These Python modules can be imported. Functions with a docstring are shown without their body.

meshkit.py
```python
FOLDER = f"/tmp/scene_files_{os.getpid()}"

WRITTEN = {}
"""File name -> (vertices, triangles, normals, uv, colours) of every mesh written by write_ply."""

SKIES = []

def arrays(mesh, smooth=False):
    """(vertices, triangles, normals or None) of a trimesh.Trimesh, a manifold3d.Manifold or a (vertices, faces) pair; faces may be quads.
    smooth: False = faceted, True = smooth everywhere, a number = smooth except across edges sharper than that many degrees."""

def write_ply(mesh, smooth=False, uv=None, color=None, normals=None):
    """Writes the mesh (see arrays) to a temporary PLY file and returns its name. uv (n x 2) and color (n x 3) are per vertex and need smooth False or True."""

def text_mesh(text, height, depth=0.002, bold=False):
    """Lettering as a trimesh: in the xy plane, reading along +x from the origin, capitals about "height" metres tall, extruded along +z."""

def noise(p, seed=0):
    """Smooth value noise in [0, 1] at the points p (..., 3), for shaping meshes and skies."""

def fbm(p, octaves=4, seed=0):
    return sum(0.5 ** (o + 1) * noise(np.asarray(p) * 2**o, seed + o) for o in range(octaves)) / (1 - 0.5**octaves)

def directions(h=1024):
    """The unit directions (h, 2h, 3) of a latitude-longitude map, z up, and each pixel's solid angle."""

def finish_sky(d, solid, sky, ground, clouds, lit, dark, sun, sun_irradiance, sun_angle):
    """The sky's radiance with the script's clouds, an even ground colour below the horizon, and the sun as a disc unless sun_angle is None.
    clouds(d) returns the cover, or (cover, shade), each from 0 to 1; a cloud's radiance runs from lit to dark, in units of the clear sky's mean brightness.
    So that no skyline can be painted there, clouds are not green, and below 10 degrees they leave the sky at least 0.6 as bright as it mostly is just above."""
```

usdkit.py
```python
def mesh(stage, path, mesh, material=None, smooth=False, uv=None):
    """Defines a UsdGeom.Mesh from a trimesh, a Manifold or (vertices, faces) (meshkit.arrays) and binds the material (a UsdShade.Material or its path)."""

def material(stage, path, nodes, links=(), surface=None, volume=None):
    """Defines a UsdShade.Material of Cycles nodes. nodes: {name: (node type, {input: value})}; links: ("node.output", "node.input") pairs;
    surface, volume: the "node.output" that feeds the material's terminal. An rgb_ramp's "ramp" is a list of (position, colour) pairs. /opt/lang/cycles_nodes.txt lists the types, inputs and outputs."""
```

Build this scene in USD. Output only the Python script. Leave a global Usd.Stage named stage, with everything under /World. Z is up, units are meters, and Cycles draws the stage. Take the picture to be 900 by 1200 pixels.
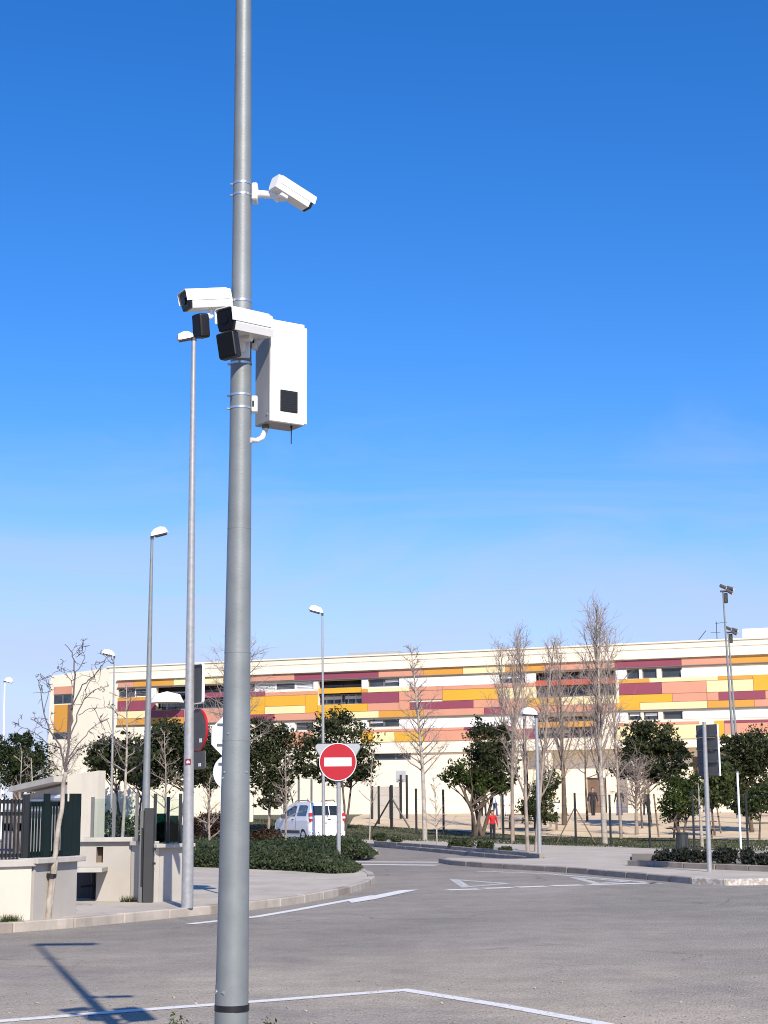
import math, random
import numpy as np, trimesh
import manifold3d as m3
from shapely.geometry import Polygon, box as sbox
from shapely.ops import unary_union
from pxr import Usd, UsdGeom, UsdLux, UsdShade, Gf, Sdf, Vt
import usdkit, meshkit

stage = Usd.Stage.CreateInMemory()
UsdGeom.Xform.Define(stage, '/World')
UsdGeom.Scope.Define(stage, '/World/Looks')
L = '/World/Looks/'

# ------------------------------------------------------------------ camera
F, EYE, PITCH, ROLL = 1840.0, 1.6, math.atan(345 / 1840.0), math.radians(0.40)
EXPOSURE = 0.45
fw = np.array([0, math.cos(PITCH), math.sin(PITCH)])
r0, u0 = np.array([1.0, 0, 0]), np.array([0, -math.sin(PITCH), math.cos(PITCH)])
upv = u0 * math.cos(ROLL) + r0 * math.sin(ROLL)
rtv = r0 * math.cos(ROLL) - u0 * math.sin(ROLL)
CAM = np.array([0, 0, EYE])
cam = UsdGeom.Camera.Define(stage, '/World/camera')
cam.CreateHorizontalApertureAttr(36.0); cam.CreateVerticalApertureAttr(48.0)
cam.CreateFocalLengthAttr(36.0 * F / 900.0)
cam.CreateClippingRangeAttr(Gf.Vec2f(0.1, 6000))
cam.CreateExposureAttr(EXPOSURE)
cam.AddTransformOp().Set(Gf.Matrix4d(*[float(x) for x in (*rtv, 0, *upv, 0, *(-fw), 0, *CAM, 1)]))

# ------------------------------------------------------------------ sky and sun
SUN_EL = math.radians(36.5)
SUN_AZ = math.atan2(0.285, -0.958)
sun = np.array([math.sin(SUN_AZ) * math.cos(SUN_EL), math.cos(SUN_AZ) * math.cos(SUN_EL), math.sin(SUN_EL)])
usdkit.material(stage, L + 'sky_look', {
    'sky': ('sky_texture', {'sky_type': 'single_scattering', 'sun_disc': False, 'sun_elevation': SUN_EL, 'sun_rotation': SUN_AZ,
                            'altitude': 50.0, 'air_density': 1.0, 'aerosol_density': 0.35, 'ozone_density': 5.0}),
    'sat': ('hsv', {'hue': 0.503, 'saturation': 1.29, 'value': 1.12, 'fac': 1.0}),
    'tint': ('mix', {'mix_type': 'multiply', 'fac': 1.0, 'color2': (0.98, 0.96, 1.12)}),
    'tc': ('texture_coordinate', {}),
    'map': ('mapping', {'scale': (1.3, 1.3, 6.0), 'location': (0.3, 0.0, 0.1)}),
    'n': ('noise_texture', {'scale': 1.6, 'detail': 7.0, 'roughness': 0.5, 'distortion': 0.4}),
    'nr': ('map_range', {'from_min': 0.30, 'from_max': 0.72, 'to_min': 0.50, 'to_max': 1.0, 'clamp': True}),
    'sep': ('separate_xyz', {}),
    'el': ('map_range', {'range_type': 'smoothstep', 'from_min': 0.05, 'from_max': 0.25, 'to_min': 0.98, 'to_max': 0.0, 'clamp': True}),
    'n2': ('noise_texture', {'scale': 2.6, 'detail': 6.0, 'roughness': 0.6, 'distortion': 1.0}), 'wz': ('map_range', {'from_min': 0.3, 'from_max': 0.7, 'to_min': 0.045, 'to_max': -0.045, 'clamp': True}), 'ez': ('math', {'math_type': 'add'}),
    'cov': ('math', {'math_type': 'multiply'}),
    'mix': ('mix', {'mix_type': 'mix', 'color2': (4.1, 4.45, 6.4)}),
    'bg': ('background_shader', {'strength': 0.105}),
}, [('sky.color', 'sat.color'), ('sat.color', 'tint.color1'), ('tc.generated', 'map.vector'), ('map.vector', 'n.vector'), ('n.fac', 'nr.value'), ('tc.generated', 'sep.vector'), ('map.vector', 'n2.vector'), ('n2.fac', 'wz.value'), ('sep.z', 'ez.value1'), ('wz.result', 'ez.value2'), ('ez.value', 'el.value'),
    ('nr.result', 'cov.value1'), ('el.result', 'cov.value2'), ('cov.value', 'mix.fac'), ('tint.color', 'mix.color1'), ('mix.color', 'bg.color')], surface='bg.background')
dome = UsdLux.DomeLight.Define(stage, '/World/sky')
UsdShade.MaterialBindingAPI.Apply(dome.GetPrim()).Bind(UsdShade.Material.Get(stage, L + 'sky_look'))
dome.GetPrim().SetCustomDataByKey('kind', 'structure')
sl = UsdLux.DistantLight.Define(stage, '/World/sun')
sl.CreateIntensityAttr(1.12); sl.CreateAngleAttr(0.53); sl.CreateColorAttr(Gf.Vec3f(1.0, 0.905, 0.755)); sl.CreateNormalizeAttr(True)
zx = sun; xx = np.cross([0, 0, 1.0], zx); xx /= np.linalg.norm(xx); yx = np.cross(zx, xx)
sl.AddTransformOp().Set(Gf.Matrix4d(*[float(x) for x in (*xx, 0, *yx, 0, *zx, 0, 0, 0, 30, 1)]))

# ------------------------------------------------------------------ picture <-> place (measuring helpers)
def ray(x, y):
    return fw + rtv * ((x - 450) / F) - upv * ((y - 600) / F)
def G(x, y, z=0.0):                       # point of the level z seen at photo pixel x, y
    d = ray(x, y); t = (z - EYE) / d[2]
    return CAM + d * t
def AT(x, y, Y):                          # point at distance Y along the road axis
    d = ray(x, y); return CAM + d * (Y / d[1])
def proj(p):
    d = np.asarray(p, float) - CAM; c = d @ fw
    return 450 + F * (d @ rtv) / c, 600 - F * (d @ upv) / c
def zat(p, ytop):                          # height at which the vertical through p is seen at row ytop
    a, b = -20.0, 60.0
    for _ in range(50):
        m = (a + b) / 2
        if proj((p[0], p[1], m))[1] > ytop: a = m
        else: b = m
    return a
def mpp(p): return ((np.asarray(p) - CAM) @ fw) / F   # metres per photo pixel

# ------------------------------------------------------------------ prim helpers
_used = {}
def numbered(parent, name):
    k = (parent, name); n = _used.get(k, 0); _used[k] = n + 1
    return f'{parent}/{name}' if n == 0 else f'{parent}/{name}_{n:03d}'
def setd(p, label=None, cat=None, group=None, kind=None):
    for k, v in (('label', label), ('category', cat), ('group', group), ('kind', kind)):
        if v: p.SetCustomDataByKey(k, v)
class Th:                                  # a thing: an Xform at its base, parts in local coordinates
    def __init__(s, name, label, cat, loc=(0, 0, 0), rz=0.0, group=None, kind=None):
        s.path = numbered('/World', name); s.loc = np.array(loc, float); s.rz = rz
        x = UsdGeom.Xform.Define(stage, s.path)
        x.AddTranslateOp().Set(Gf.Vec3d(*map(float, loc)))
        if rz: x.AddRotateZOp().Set(math.degrees(rz))
        s.prim = x.GetPrim(); setd(s.prim, label, cat, group, kind)
    def part(s, name, mesh, mat, smooth=False, parent=None, world=False, label=None, kind=None):
        v, f = VF(mesh)
        if world:
            v = v - s.loc
            if s.rz:
                c, q = math.cos(-s.rz), math.sin(-s.rz)
                v = np.stack([v[:, 0] * c - v[:, 1] * q, v[:, 0] * q + v[:, 1] * c, v[:, 2]], 1)
        path = numbered(parent or s.path, name)
        usdkit.mesh(stage, path, trimesh.Trimesh(v, f, process=False), MAT[mat], smooth=smooth)
        setd(stage.GetPrimAtPath(path), label, kind=kind)
        return path
def VF(mesh):
    if isinstance(mesh, list): mesh = join(mesh)
    if hasattr(mesh, 'to_mesh'):
        m = mesh.to_mesh(); return np.array(m.vert_properties[:, :3], float), np.array(m.tri_verts)
    if isinstance(mesh, tuple):
        v, f = np.asarray(mesh[0], float), np.asarray(mesh[1], int)
        if f.shape[1] == 4: f = np.vstack([f[:, [0, 1, 2]], f[:, [0, 2, 3]]])
        return v, f
    return np.array(mesh.vertices, float), np.array(mesh.faces)
def join(ms):
    vs, fs, o = [], [], 0
    for m in ms:
        v, f = VF(m); vs.append(v); fs.append(f + o); o += len(v)
    return np.vstack(vs), np.vstack(fs)
def single(name, mesh, mat, label, cat, group=None, kind=None, smooth=False, loc=None):
    path = numbered('/World', name); v, f = VF(mesh)
    usdkit.mesh(stage, path, trimesh.Trimesh(v, f, process=False), MAT[mat], smooth=smooth)
    setd(stage.GetPrimAtPath(path), label, cat, group, kind); return path
def struct(name, mesh, mat, smooth=False): return single(name, mesh, mat, None, None, kind='structure', smooth=smooth)
def sub(parent, name, mesh, mat, smooth=False, label=None, kind=None):
    path = numbered(parent, name); v, f = VF(mesh)
    usdkit.mesh(stage, path, trimesh.Trimesh(v, f, process=False), MAT[mat], smooth=smooth)
    setd(stage.GetPrimAtPath(path), label, kind=kind); return path

# ------------------------------------------------------------------ mesh helpers
def BX(c, s, R=None, ch=0.0):
    """box at centre c, size s, rotation R, chamfer ch"""
    s = np.array(s, float) / 2
    if ch <= 0:
        v = np.array([[x, y, z] for x in (-1, 1) for y in (-1, 1) for z in (-1, 1)], float) * s
        f = np.array([[0, 1, 3, 2], [4, 6, 7, 5], [0, 4, 5, 1], [2, 3, 7, 6], [0, 2, 6, 4], [1, 5, 7, 3]])
        f = np.vstack([f[:, [0, 1, 2]], f[:, [0, 2, 3]]])
    else:
        pts = []
        for x in (-1, 1):
            for y in (-1, 1):
                for z in (-1, 1):
                    q = np.array([x, y, z]) * s
                    for k in range(3):
                        p = q.copy()
                        for j in range(3):
                            if j != k: p[j] -= np.sign(p[j]) * ch
                        pts.append(p)
        h = trimesh.Trimesh(np.array(pts)).convex_hull
        v, f = np.array(h.vertices), np.array(h.faces)
    if R is not None: v = v @ np.asarray(R).T
    return v + np.asarray(c, float), f
def RZ(a): c, s = math.cos(a), math.sin(a); return np.array([[c, -s, 0], [s, c, 0], [0, 0, 1.0]])
def basis(d, up=(0, 0, 1)):
    """rotation whose x column is d, z column near up"""
    d = np.asarray(d, float) / np.linalg.norm(d); y = np.cross(up, d); y /= np.linalg.norm(y); z = np.cross(d, y)
    return np.stack([d, y, z], 1)
def TB(pts, rad, n=8, cap=True):
    p = np.asarray(pts, float); rad = np.broadcast_to(rad, (len(p),)).astype(float)
    t = np.gradient(p, axis=0); t /= np.linalg.norm(t, axis=1, keepdims=True) + 1e-12
    ref = np.array([0, 0, 1.0]) if abs(t[0, 2]) < 0.9 else np.array([1.0, 0, 0])
    a = np.cross(t, ref); a /= np.linalg.norm(a, axis=1, keepdims=True) + 1e-12; b = np.cross(t, a)
    an = np.arange(n) * 2 * np.pi / n
    v = (p[:, None] + rad[:, None, None] * (np.cos(an)[None, :, None] * a[:, None] + np.sin(an)[None, :, None] * b[:, None])).reshape(-1, 3)
    i, j = np.meshgrid(np.arange(len(p) - 1), np.arange(n), indexing='ij')
    A, B, C, D = i * n + j, i * n + (j + 1) % n, (i + 1) * n + (j + 1) % n, (i + 1) * n + j
    f = np.concatenate([np.stack([A, C, B], -1).reshape(-1, 3), np.stack([A, D, C], -1).reshape(-1, 3)])
    if cap:
        k = len(v); v = np.vstack([v, p[0], p[-1]]); e = (len(p) - 1) * n
        f = np.vstack([f, [[k, q, (q + 1) % n] for q in range(n)], [[k + 1, e + (q + 1) % n, e + q] for q in range(n)]])
    return v, f
def CY(a, b, r, n=16, r2=None): return TB([a, b], [r, r if r2 is None else r2], n)
def EX(poly, z0, z1):
    out = []
    for g in getattr(poly, 'geoms', [poly]):
        m = trimesh.creation.extrude_polygon(g, z1 - z0, engine='earcut'); out.append((np.array(m.vertices) + [0, 0, z0], np.array(m.faces)))
    return join(out)
def SH(poly, z):                           # flat sheet
    out = []
    for g in getattr(poly, 'geoms', [poly]):
        v, f = trimesh.creation.triangulate_polygon(g, engine='earcut')
        v3 = np.column_stack([v, np.full(len(v), z)])
        n = np.cross(v3[f[:, 1]] - v3[f[:, 0]], v3[f[:, 2]] - v3[f[:, 0]])[:, 2]
        f = np.where((n < 0)[:, None], f[:, ::-1], f); out.append((v3, f))
    return join(out)
def XF(mesh, R=None, t=(0, 0, 0)):
    v, f = VF(mesh)
    if R is not None: v = v @ np.asarray(R).T
    return v + np.asarray(t, float), f
def RB(c, s, r, R=None, n=12):             # rounded box by hull of spheres
    s = np.array(s, float) / 2 - r
    h = m3.Manifold.batch_hull([m3.Manifold.sphere(r, n).translate([x * s[0], y * s[1], z * s[2]]) for x in (-1, 1) for y in (-1, 1) for z in (-1, 1)])
    v, f = VF(h)
    if R is not None: v = v @ np.asarray(R).T
    return v + np.asarray(c, float), f
def prism(poly2, axis_o, ex, ey, depth0, depth1, en):
    """polygon (list of 2D) in plane (ex, ey) extruded along en"""
    g = poly2 if hasattr(poly2, 'exterior') or hasattr(poly2, 'geoms') else Polygon(poly2)
    v, f = EX(g, depth0, depth1)
    M_ = np.stack([ex, ey, en], 1); v = v @ M_.T + np.asarray(axis_o)
    if np.linalg.det(M_) < 0: f = f[:, ::-1]
    return v, f

# ------------------------------------------------------------------ materials
MAT = {}
def mat(name, col, rough=0.6, var=0.10, scale=3.0, bump=0.0, bscale=60.0, metal=0.0, spec=0.5, tint=None, coat=0.0, dirt=0.0, dirtcol=(0.10, 0.085, 0.07)):
    col = np.array(col, float); b = np.clip(col * (1 + var), 0, 1)
    if tint is not None: b = np.array(tint, float)
    a = np.clip(col * (1 - var), 0, 1)
    nodes = {'g': ('geometry', {}), 'n': ('noise_texture', {'scale': scale, 'detail': 6.0, 'roughness': 0.6}),
             'r': ('rgb_ramp', {'ramp': [(0.0, tuple(a)), (0.3, tuple(a)), (0.7, tuple(b)), (1.0, tuple(b))]}),
             'p': ('principled_bsdf', {'roughness': rough, 'metallic': metal, 'specular_ior_level': spec, 'coat_weight': coat})}
    links = [('g.position', 'n.vector'), ('n.fac', 'r.fac')]
    src = 'r.color'
    if dirt > 0:
        nodes.update({'dm': ('mapping', {'scale': (1.0, 1.0, 0.15)}), 'dn': ('noise_texture', {'scale': 3.5, 'detail': 8.0, 'roughness': 0.7}),
                      'dr': ('map_range', {'from_min': 0.52, 'from_max': 0.8, 'to_min': 0.0, 'to_max': dirt, 'clamp': True}),
                      'dx': ('mix', {'color2': tuple(dirtcol)})})
        links += [('g.position', 'dm.vector'), ('dm.vector', 'dn.vector'), ('dn.fac', 'dr.value'), ('dr.result', 'dx.fac'), (src, 'dx.color1')]
        src = 'dx.color'
    links.append((src, 'p.base_color'))
    if bump > 0:
        nodes.update({'bn': ('noise_texture', {'scale': bscale, 'detail': 4.0}), 'b': ('bump', {'strength': bump, 'distance': 0.01})})
        links += [('g.position', 'bn.vector'), ('bn.fac', 'b.height'), ('b.normal', 'p.normal')]
    MAT[name] = usdkit.material(stage, L + name, nodes, links, surface='p.BSDF')
def leafmat(name, c1, c2, c3, trans=0.42, rough=0.45):
    MAT[name] = usdkit.material(stage, L + name, {
        'g': ('geometry', {}), 'r': ('rgb_ramp', {'ramp': [(0.0, c1), (0.45, c2), (0.85, c3), (1.0, tuple(min(1, q * 1.5) for q in c3))]}),
        'n': ('noise_texture', {'scale': 0.9, 'detail': 2.0}), 'nr': ('map_range', {'from_min': 0.3, 'from_max': 0.7, 'to_min': -0.25, 'to_max': 0.25, 'clamp': True}),
        'a': ('math', {'math_type': 'add', 'use_clamp': True}),
        'p': ('principled_bsdf', {'roughness': rough, 'specular_ior_level': 0.22}), 't': ('translucent_bsdf', {}), 'm': ('mix_closure', {'fac': trans})},
        [('g.position', 'n.vector'), ('n.fac', 'nr.value'), ('g.random_per_island', 'a.value1'), ('nr.result', 'a.value2'), ('a.value', 'r.fac'),
         ('r.color', 'p.base_color'), ('r.color', 't.color'), ('p.BSDF', 'm.closure1'), ('t.BSDF', 'm.closure2')], surface='m.closure')
def glassmat(name, tint, fac_gloss=0.12, rough=0.03):
    MAT[name] = usdkit.material(stage, L + name, {
        't': ('transparent_bsdf', {'color': tint}), 'gl': ('glossy_bsdf', {'color': (0.9, 0.95, 1.0), 'roughness': rough}),
        'fr': ('fresnel', {'IOR': 1.45}), 'm': ('mix_closure', {})},
        [('fr.fac', 'm.fac'), ('t.BSDF', 'm.closure1'), ('gl.BSDF', 'm.closure2')], surface='m.closure')

# asphalt: two tones in large drifts, aggregate speckle, fine relief
def asphalt(name, dark, light, worn, dust):
    MAT[name] = usdkit.material(stage, L + name, {
        'g': ('geometry', {}),
        'm1': ('mapping', {'scale': (0.13, 0.10, 1.0), 'rotation': (0, 0, 0.35)}), 'n1': ('noise_texture', {'scale': 1.0, 'detail': 7.0, 'roughness': 0.62, 'distortion': 0.8}),
        'r1': ('rgb_ramp', {'ramp': [(0.0, dark), (0.36, dark), (0.52, light), (0.70, worn), (1.0, worn)]}),
        # dust and grit gathered towards the parking bay
        'sp': ('separate_xyz', {}), 'dy': ('map_range', {'range_type': 'smoothstep', 'from_min': 22.0, 'from_max': 13.0, 'to_min': 0.0, 'to_max': 1.0, 'clamp': True}),
        'dn': ('noise_texture', {'scale': 0.45, 'detail': 7.0, 'roughness': 0.65}), 'dr': ('map_range', {'from_min': 0.34, 'from_max': 0.60, 'clamp': True}), 'dm': ('math', {'math_type': 'multiply'}), 'dx': ('mix', {'color2': dust}),
        # aggregate
        'n2': ('noise_texture', {'scale': 26.0, 'detail': 6.0, 'roughness': 0.95}), 'r2': ('map_range', {'from_min': 0.32, 'from_max': 0.68, 'to_min': 0.6, 'to_max': 1.4, 'clamp': True}),
        'n3': ('noise_texture', {'scale': 1.7, 'detail': 8.0, 'roughness': 0.75}), 'r3': ('map_range', {'from_min': 0.3, 'from_max': 0.7, 'to_min': 0.84, 'to_max': 1.14, 'clamp': True}),
        # tyre arcs round the corner
        'mw': ('mapping', {'location': (4.0, -52.0, 0.0)}), 'w': ('wave_texture', {'wave_type': 'rings', 'rings_direction': 'z', 'scale': 0.17, 'distortion': 2.2, 'detail': 4.0, 'detail_scale': 0.8}),
        'wr': ('map_range', {'from_min': 0.0, 'from_max': 1.0, 'to_min': 0.965, 'to_max': 1.015}),
        # fine cracks where the surface is tired
        'cv': ('voronoi_texture', {'feature': 'distance_to_edge', 'scale': 0.55, 'detail': 2.0, 'roughness': 0.7}), 'cw': ('noise_texture', {'scale': 1.5, 'detail': 4.0}), 'ca': ('mix', {'mix_type': 'linear_light', 'fac': 0.25}),
        'cr': ('map_range', {'from_min': 0.0, 'from_max': 0.012, 'to_min': 0.62, 'to_max': 1.0, 'clamp': True}), 'cm': ('noise_texture', {'scale': 0.16, 'detail': 3.0}), 'ck': ('map_range', {'from_min': 0.50, 'from_max': 0.58, 'to_min': 0.0, 'to_max': 1.0, 'clamp': True}), 'cx': ('mix_float', {'a': 1.0}),
        'mu': ('math', {'math_type': 'multiply'}), 'mv': ('math', {'math_type': 'multiply'}), 'mz': ('math', {'math_type': 'multiply'}), 'x': ('mix', {'mix_type': 'multiply', 'fac': 1.0}), 'cc': ('combine_color', {}),
        'v': ('voronoi_texture', {'scale': 45.0}), 'b': ('bump', {'strength': 0.8, 'distance': 0.014}),
        'p': ('principled_bsdf', {'roughness': 0.95, 'specular_ior_level': 0.04})},
        [('g.position', 'm1.vector'), ('m1.vector', 'n1.vector'), ('n1.fac', 'r1.fac'), ('g.position', 'sp.vector'), ('sp.y', 'dy.value'), ('g.position', 'dn.vector'), ('dn.fac', 'dr.value'), ('dy.result', 'dm.value1'), ('dr.result', 'dm.value2'),
         ('r1.color', 'dx.color1'), ('dm.value', 'dx.fac'), ('g.position', 'n2.vector'), ('n2.fac', 'r2.value'), ('g.position', 'n3.vector'), ('n3.fac', 'r3.value'), ('g.position', 'mw.vector'), ('mw.vector', 'w.vector'), ('w.fac', 'wr.value'),
         ('g.position', 'cw.vector'), ('g.position', 'ca.color1'), ('cw.color', 'ca.color2'), ('ca.color', 'cv.vector'), ('cv.distance', 'cr.value'), ('g.position', 'cm.vector'), ('cm.fac', 'ck.value'), ('ck.result', 'cx.fac'), ('cr.result', 'cx.b'),
         ('r2.result', 'mu.value1'), ('r3.result', 'mu.value2'), ('mu.value', 'mv.value1'), ('wr.result', 'mv.value2'), ('mv.value', 'mz.value1'), ('cx.result', 'mz.value2'), ('mz.value', 'cc.r'), ('mz.value', 'cc.g'), ('mz.value', 'cc.b'), ('dx.color', 'x.color1'), ('cc.color', 'x.color2'), ('x.color', 'p.base_color'),
         ('g.position', 'v.vector'), ('v.distance', 'b.height'), ('b.normal', 'p.normal')], surface='p.BSDF')
asphalt('asphalt', (0.245, 0.225, 0.203), (0.285, 0.261, 0.232), (0.335, 0.305, 0.268), (0.41, 0.36, 0.295))
def paintmat(name, col, under, cover):
    MAT[name] = usdkit.material(stage, L + name, {
        'g': ('geometry', {}), 'n': ('noise_texture', {'scale': 9.0, 'detail': 8.0, 'roughness': 0.75}), 'r': ('map_range', {'from_min': cover, 'from_max': cover + 0.12, 'clamp': True}),
        'x': ('mix', {'color1': col, 'color2': under}), 'p': ('principled_bsdf', {'roughness': 0.75})},
        [('g.position', 'n.vector'), ('n.fac', 'r.value'), ('r.result', 'x.fac'), ('x.color', 'p.base_color')], surface='p.BSDF')
mat('grit_stone', (0.33, 0.285, 0.23), 0.9, 0.45, 30)
paintmat('road_paint', (0.70, 0.69, 0.66), (0.28, 0.255, 0.23), 0.55)
paintmat('faded_paint', (0.55, 0.54, 0.51), (0.28, 0.255, 0.23), 0.47)
paintmat('kerb_paint', (0.58, 0.56, 0.52), (0.33, 0.29, 0.25), 0.42)
mat('concrete_paving', (0.44, 0.392, 0.325), 0.9, 0.15, 0.8, 0.3, 40, dirt=0.45)
mat('kerb_stone_grey', (0.40, 0.355, 0.305), 0.9, 0.22, 1.6, 0.4, 50, dirt=0.5)
mat('kerb_stone_brown', (0.27, 0.23, 0.195), 0.9, 0.2, 2.5, 0.4, 50, dirt=0.2)
mat('earth', (0.20, 0.165, 0.12), 0.95, 0.25, 0.8, 0.5, 20)
mat('sand', (0.62, 0.48, 0.31), 0.95, 0.14, 0.35, 0.4, 6)
mat('turf', (0.11, 0.105, 0.048), 0.95, 0.45, 0.7, 0.5, 12)
mat('pole_grey', (0.22, 0.242, 0.25), 0.52, 0.13, 5.0, 0.08, 90, 0.25, dirt=0.30, dirtcol=(0.12, 0.125, 0.125))
mat('galvanised', (0.36, 0.365, 0.37), 0.45, 0.14, 14.0, 0.06, 60, 0.35)
mat('bright_steel', (0.62, 0.62, 0.62), 0.3, 0.05, 10, 0, 60, 0.8)
mat('white_housing', (0.80, 0.80, 0.78), 0.35, 0.02, 5, 0, 40, coat=0.2, dirt=0.06)
mat('box_white', (0.80, 0.79, 0.76), 0.42, 0.02, 4, 0, 40, dirt=0.05)
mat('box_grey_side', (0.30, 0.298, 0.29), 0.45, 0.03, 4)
mat('black_plastic', (0.010, 0.010, 0.012), 0.5, 0.1, 6)
mat('dark_lens', (0.006, 0.006, 0.008), 0.3, 0.1, 6, spec=0.15)
mat('lamp_white', (0.78, 0.78, 0.76), 0.35, 0.03, 5)
mat('lamp_dark', (0.06, 0.06, 0.065), 0.5, 0.1, 5)
mat('sign_red', (0.40, 0.012, 0.02), 0.35, 0.04, 6)
mat('sign_white', (0.80, 0.80, 0.80), 0.35, 0.03, 6)
mat('sign_back_grey', (0.085, 0.085, 0.09), 0.5, 0.08, 5)
mat('sign_back_pale', (0.42, 0.44, 0.45), 0.4, 0.06, 5, metal=0.3)
mat('sign_back_light', (0.66, 0.69, 0.75), 0.4, 0.05, 5)
mat('dark_steel', (0.015, 0.016, 0.018), 0.5, 0.12, 5)
mat('gate_grey', (0.036, 0.036, 0.037), 0.5, 0.1, 5)
mat('fence_green', (0.005, 0.014, 0.013), 0.55, 0.15, 5, spec=0.25)
mat('fence_black', (0.02, 0.022, 0.022), 0.5, 0.15, 5)
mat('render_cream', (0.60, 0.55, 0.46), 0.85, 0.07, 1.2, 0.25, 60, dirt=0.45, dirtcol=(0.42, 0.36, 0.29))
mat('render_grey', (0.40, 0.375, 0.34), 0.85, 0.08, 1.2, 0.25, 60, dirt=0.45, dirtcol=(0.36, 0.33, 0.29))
mat('coping', (0.44, 0.415, 0.375), 0.85, 0.1, 5, 0.3, 60, dirt=0.2)
mat('school_cream', (0.78, 0.71, 0.57), 0.8, 0.03, 0.25, 0.0, 10, dirt=0.10, dirtcol=(0.6, 0.52, 0.4))
mat('school_white', (0.80, 0.80, 0.80), 0.6, 0.02, 0.4)
mat('panel_maroon', (0.25, 0.055, 0.09), 0.55, 0.05, 0.4)
mat('panel_orange', (0.60, 0.29, 0.045), 0.55, 0.05, 0.4)
mat('panel_yellow', (0.66, 0.36, 0.03), 0.55, 0.05, 0.4)
mat('panel_salmon', (0.59, 0.28, 0.185), 0.55, 0.05, 0.4)
mat('panel_cream', (0.79, 0.66, 0.36), 0.55, 0.04, 0.4)
mat('panel_red', (0.50, 0.085, 0.045), 0.55, 0.05, 0.4)
mat('window_dark', (0.035, 0.045, 0.06), 0.08, 0.5, 0.6)
mat('frame_grey', (0.13, 0.13, 0.13), 0.5, 0.1, 3)
mat('louvre_white', (0.72, 0.72, 0.74), 0.5, 0.04, 3)
mat('louvre_dark', (0.12, 0.12, 0.13), 0.5, 0.1, 3)
mat('interior', (0.10, 0.09, 0.08), 0.9, 0.2, 1.0)
mat('brown_door', (0.16, 0.10, 0.065), 0.6, 0.15, 2)
mat('bark_pale', (0.37, 0.325, 0.27), 0.9, 0.3, 6.0, 0.5, 40)
mat('bark_grey', (0.29, 0.235, 0.19), 0.9, 0.3, 4.0, 0.5, 40)
mat('bark_brown', (0.11, 0.082, 0.06), 0.9, 0.3, 4.0, 0.5, 40)
mat('twig_brown', (0.27, 0.22, 0.19), 0.9, 0.25, 2.0)
mat('twig_dark', (0.12, 0.10, 0.10), 0.9, 0.25, 2.0)
mat('van_white', (0.80, 0.80, 0.80), 0.25, 0.01, 2, coat=0.6)
mat('van_silver', (0.52, 0.54, 0.57), 0.25, 0.01, 2, coat=0.6)
mat('van_grey', (0.06, 0.06, 0.063), 0.55, 0.1, 4)
mat('van_glass', (0.02, 0.027, 0.033), 0.05, 0.3, 2, coat=0.5)
mat('tail_red', (0.5, 0.01, 0.02), 0.15, 0.05, 4, coat=1)
mat('tyre', (0.02, 0.02, 0.02), 0.8, 0.1, 4)
mat('skin', (0.42, 0.25, 0.17), 0.6, 0.05, 10)
mat('hair_dark', (0.03, 0.02, 0.015), 0.6, 0.2, 30)
mat('cloth_red', (0.55, 0.02, 0.025), 0.9, 0.08, 10)
mat('cloth_black', (0.025, 0.025, 0.03), 0.9, 0.15, 10)
mat('cloth_white', (0.75, 0.75, 0.76), 0.9, 0.05, 10)
mat('cloth_blue', (0.06, 0.085, 0.16), 0.9, 0.1, 10)
mat('cloth_green', (0.03, 0.13, 0.11), 0.9, 0.1, 10)
mat('timber', (0.17, 0.12, 0.085), 0.85, 0.2, 8)
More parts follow.
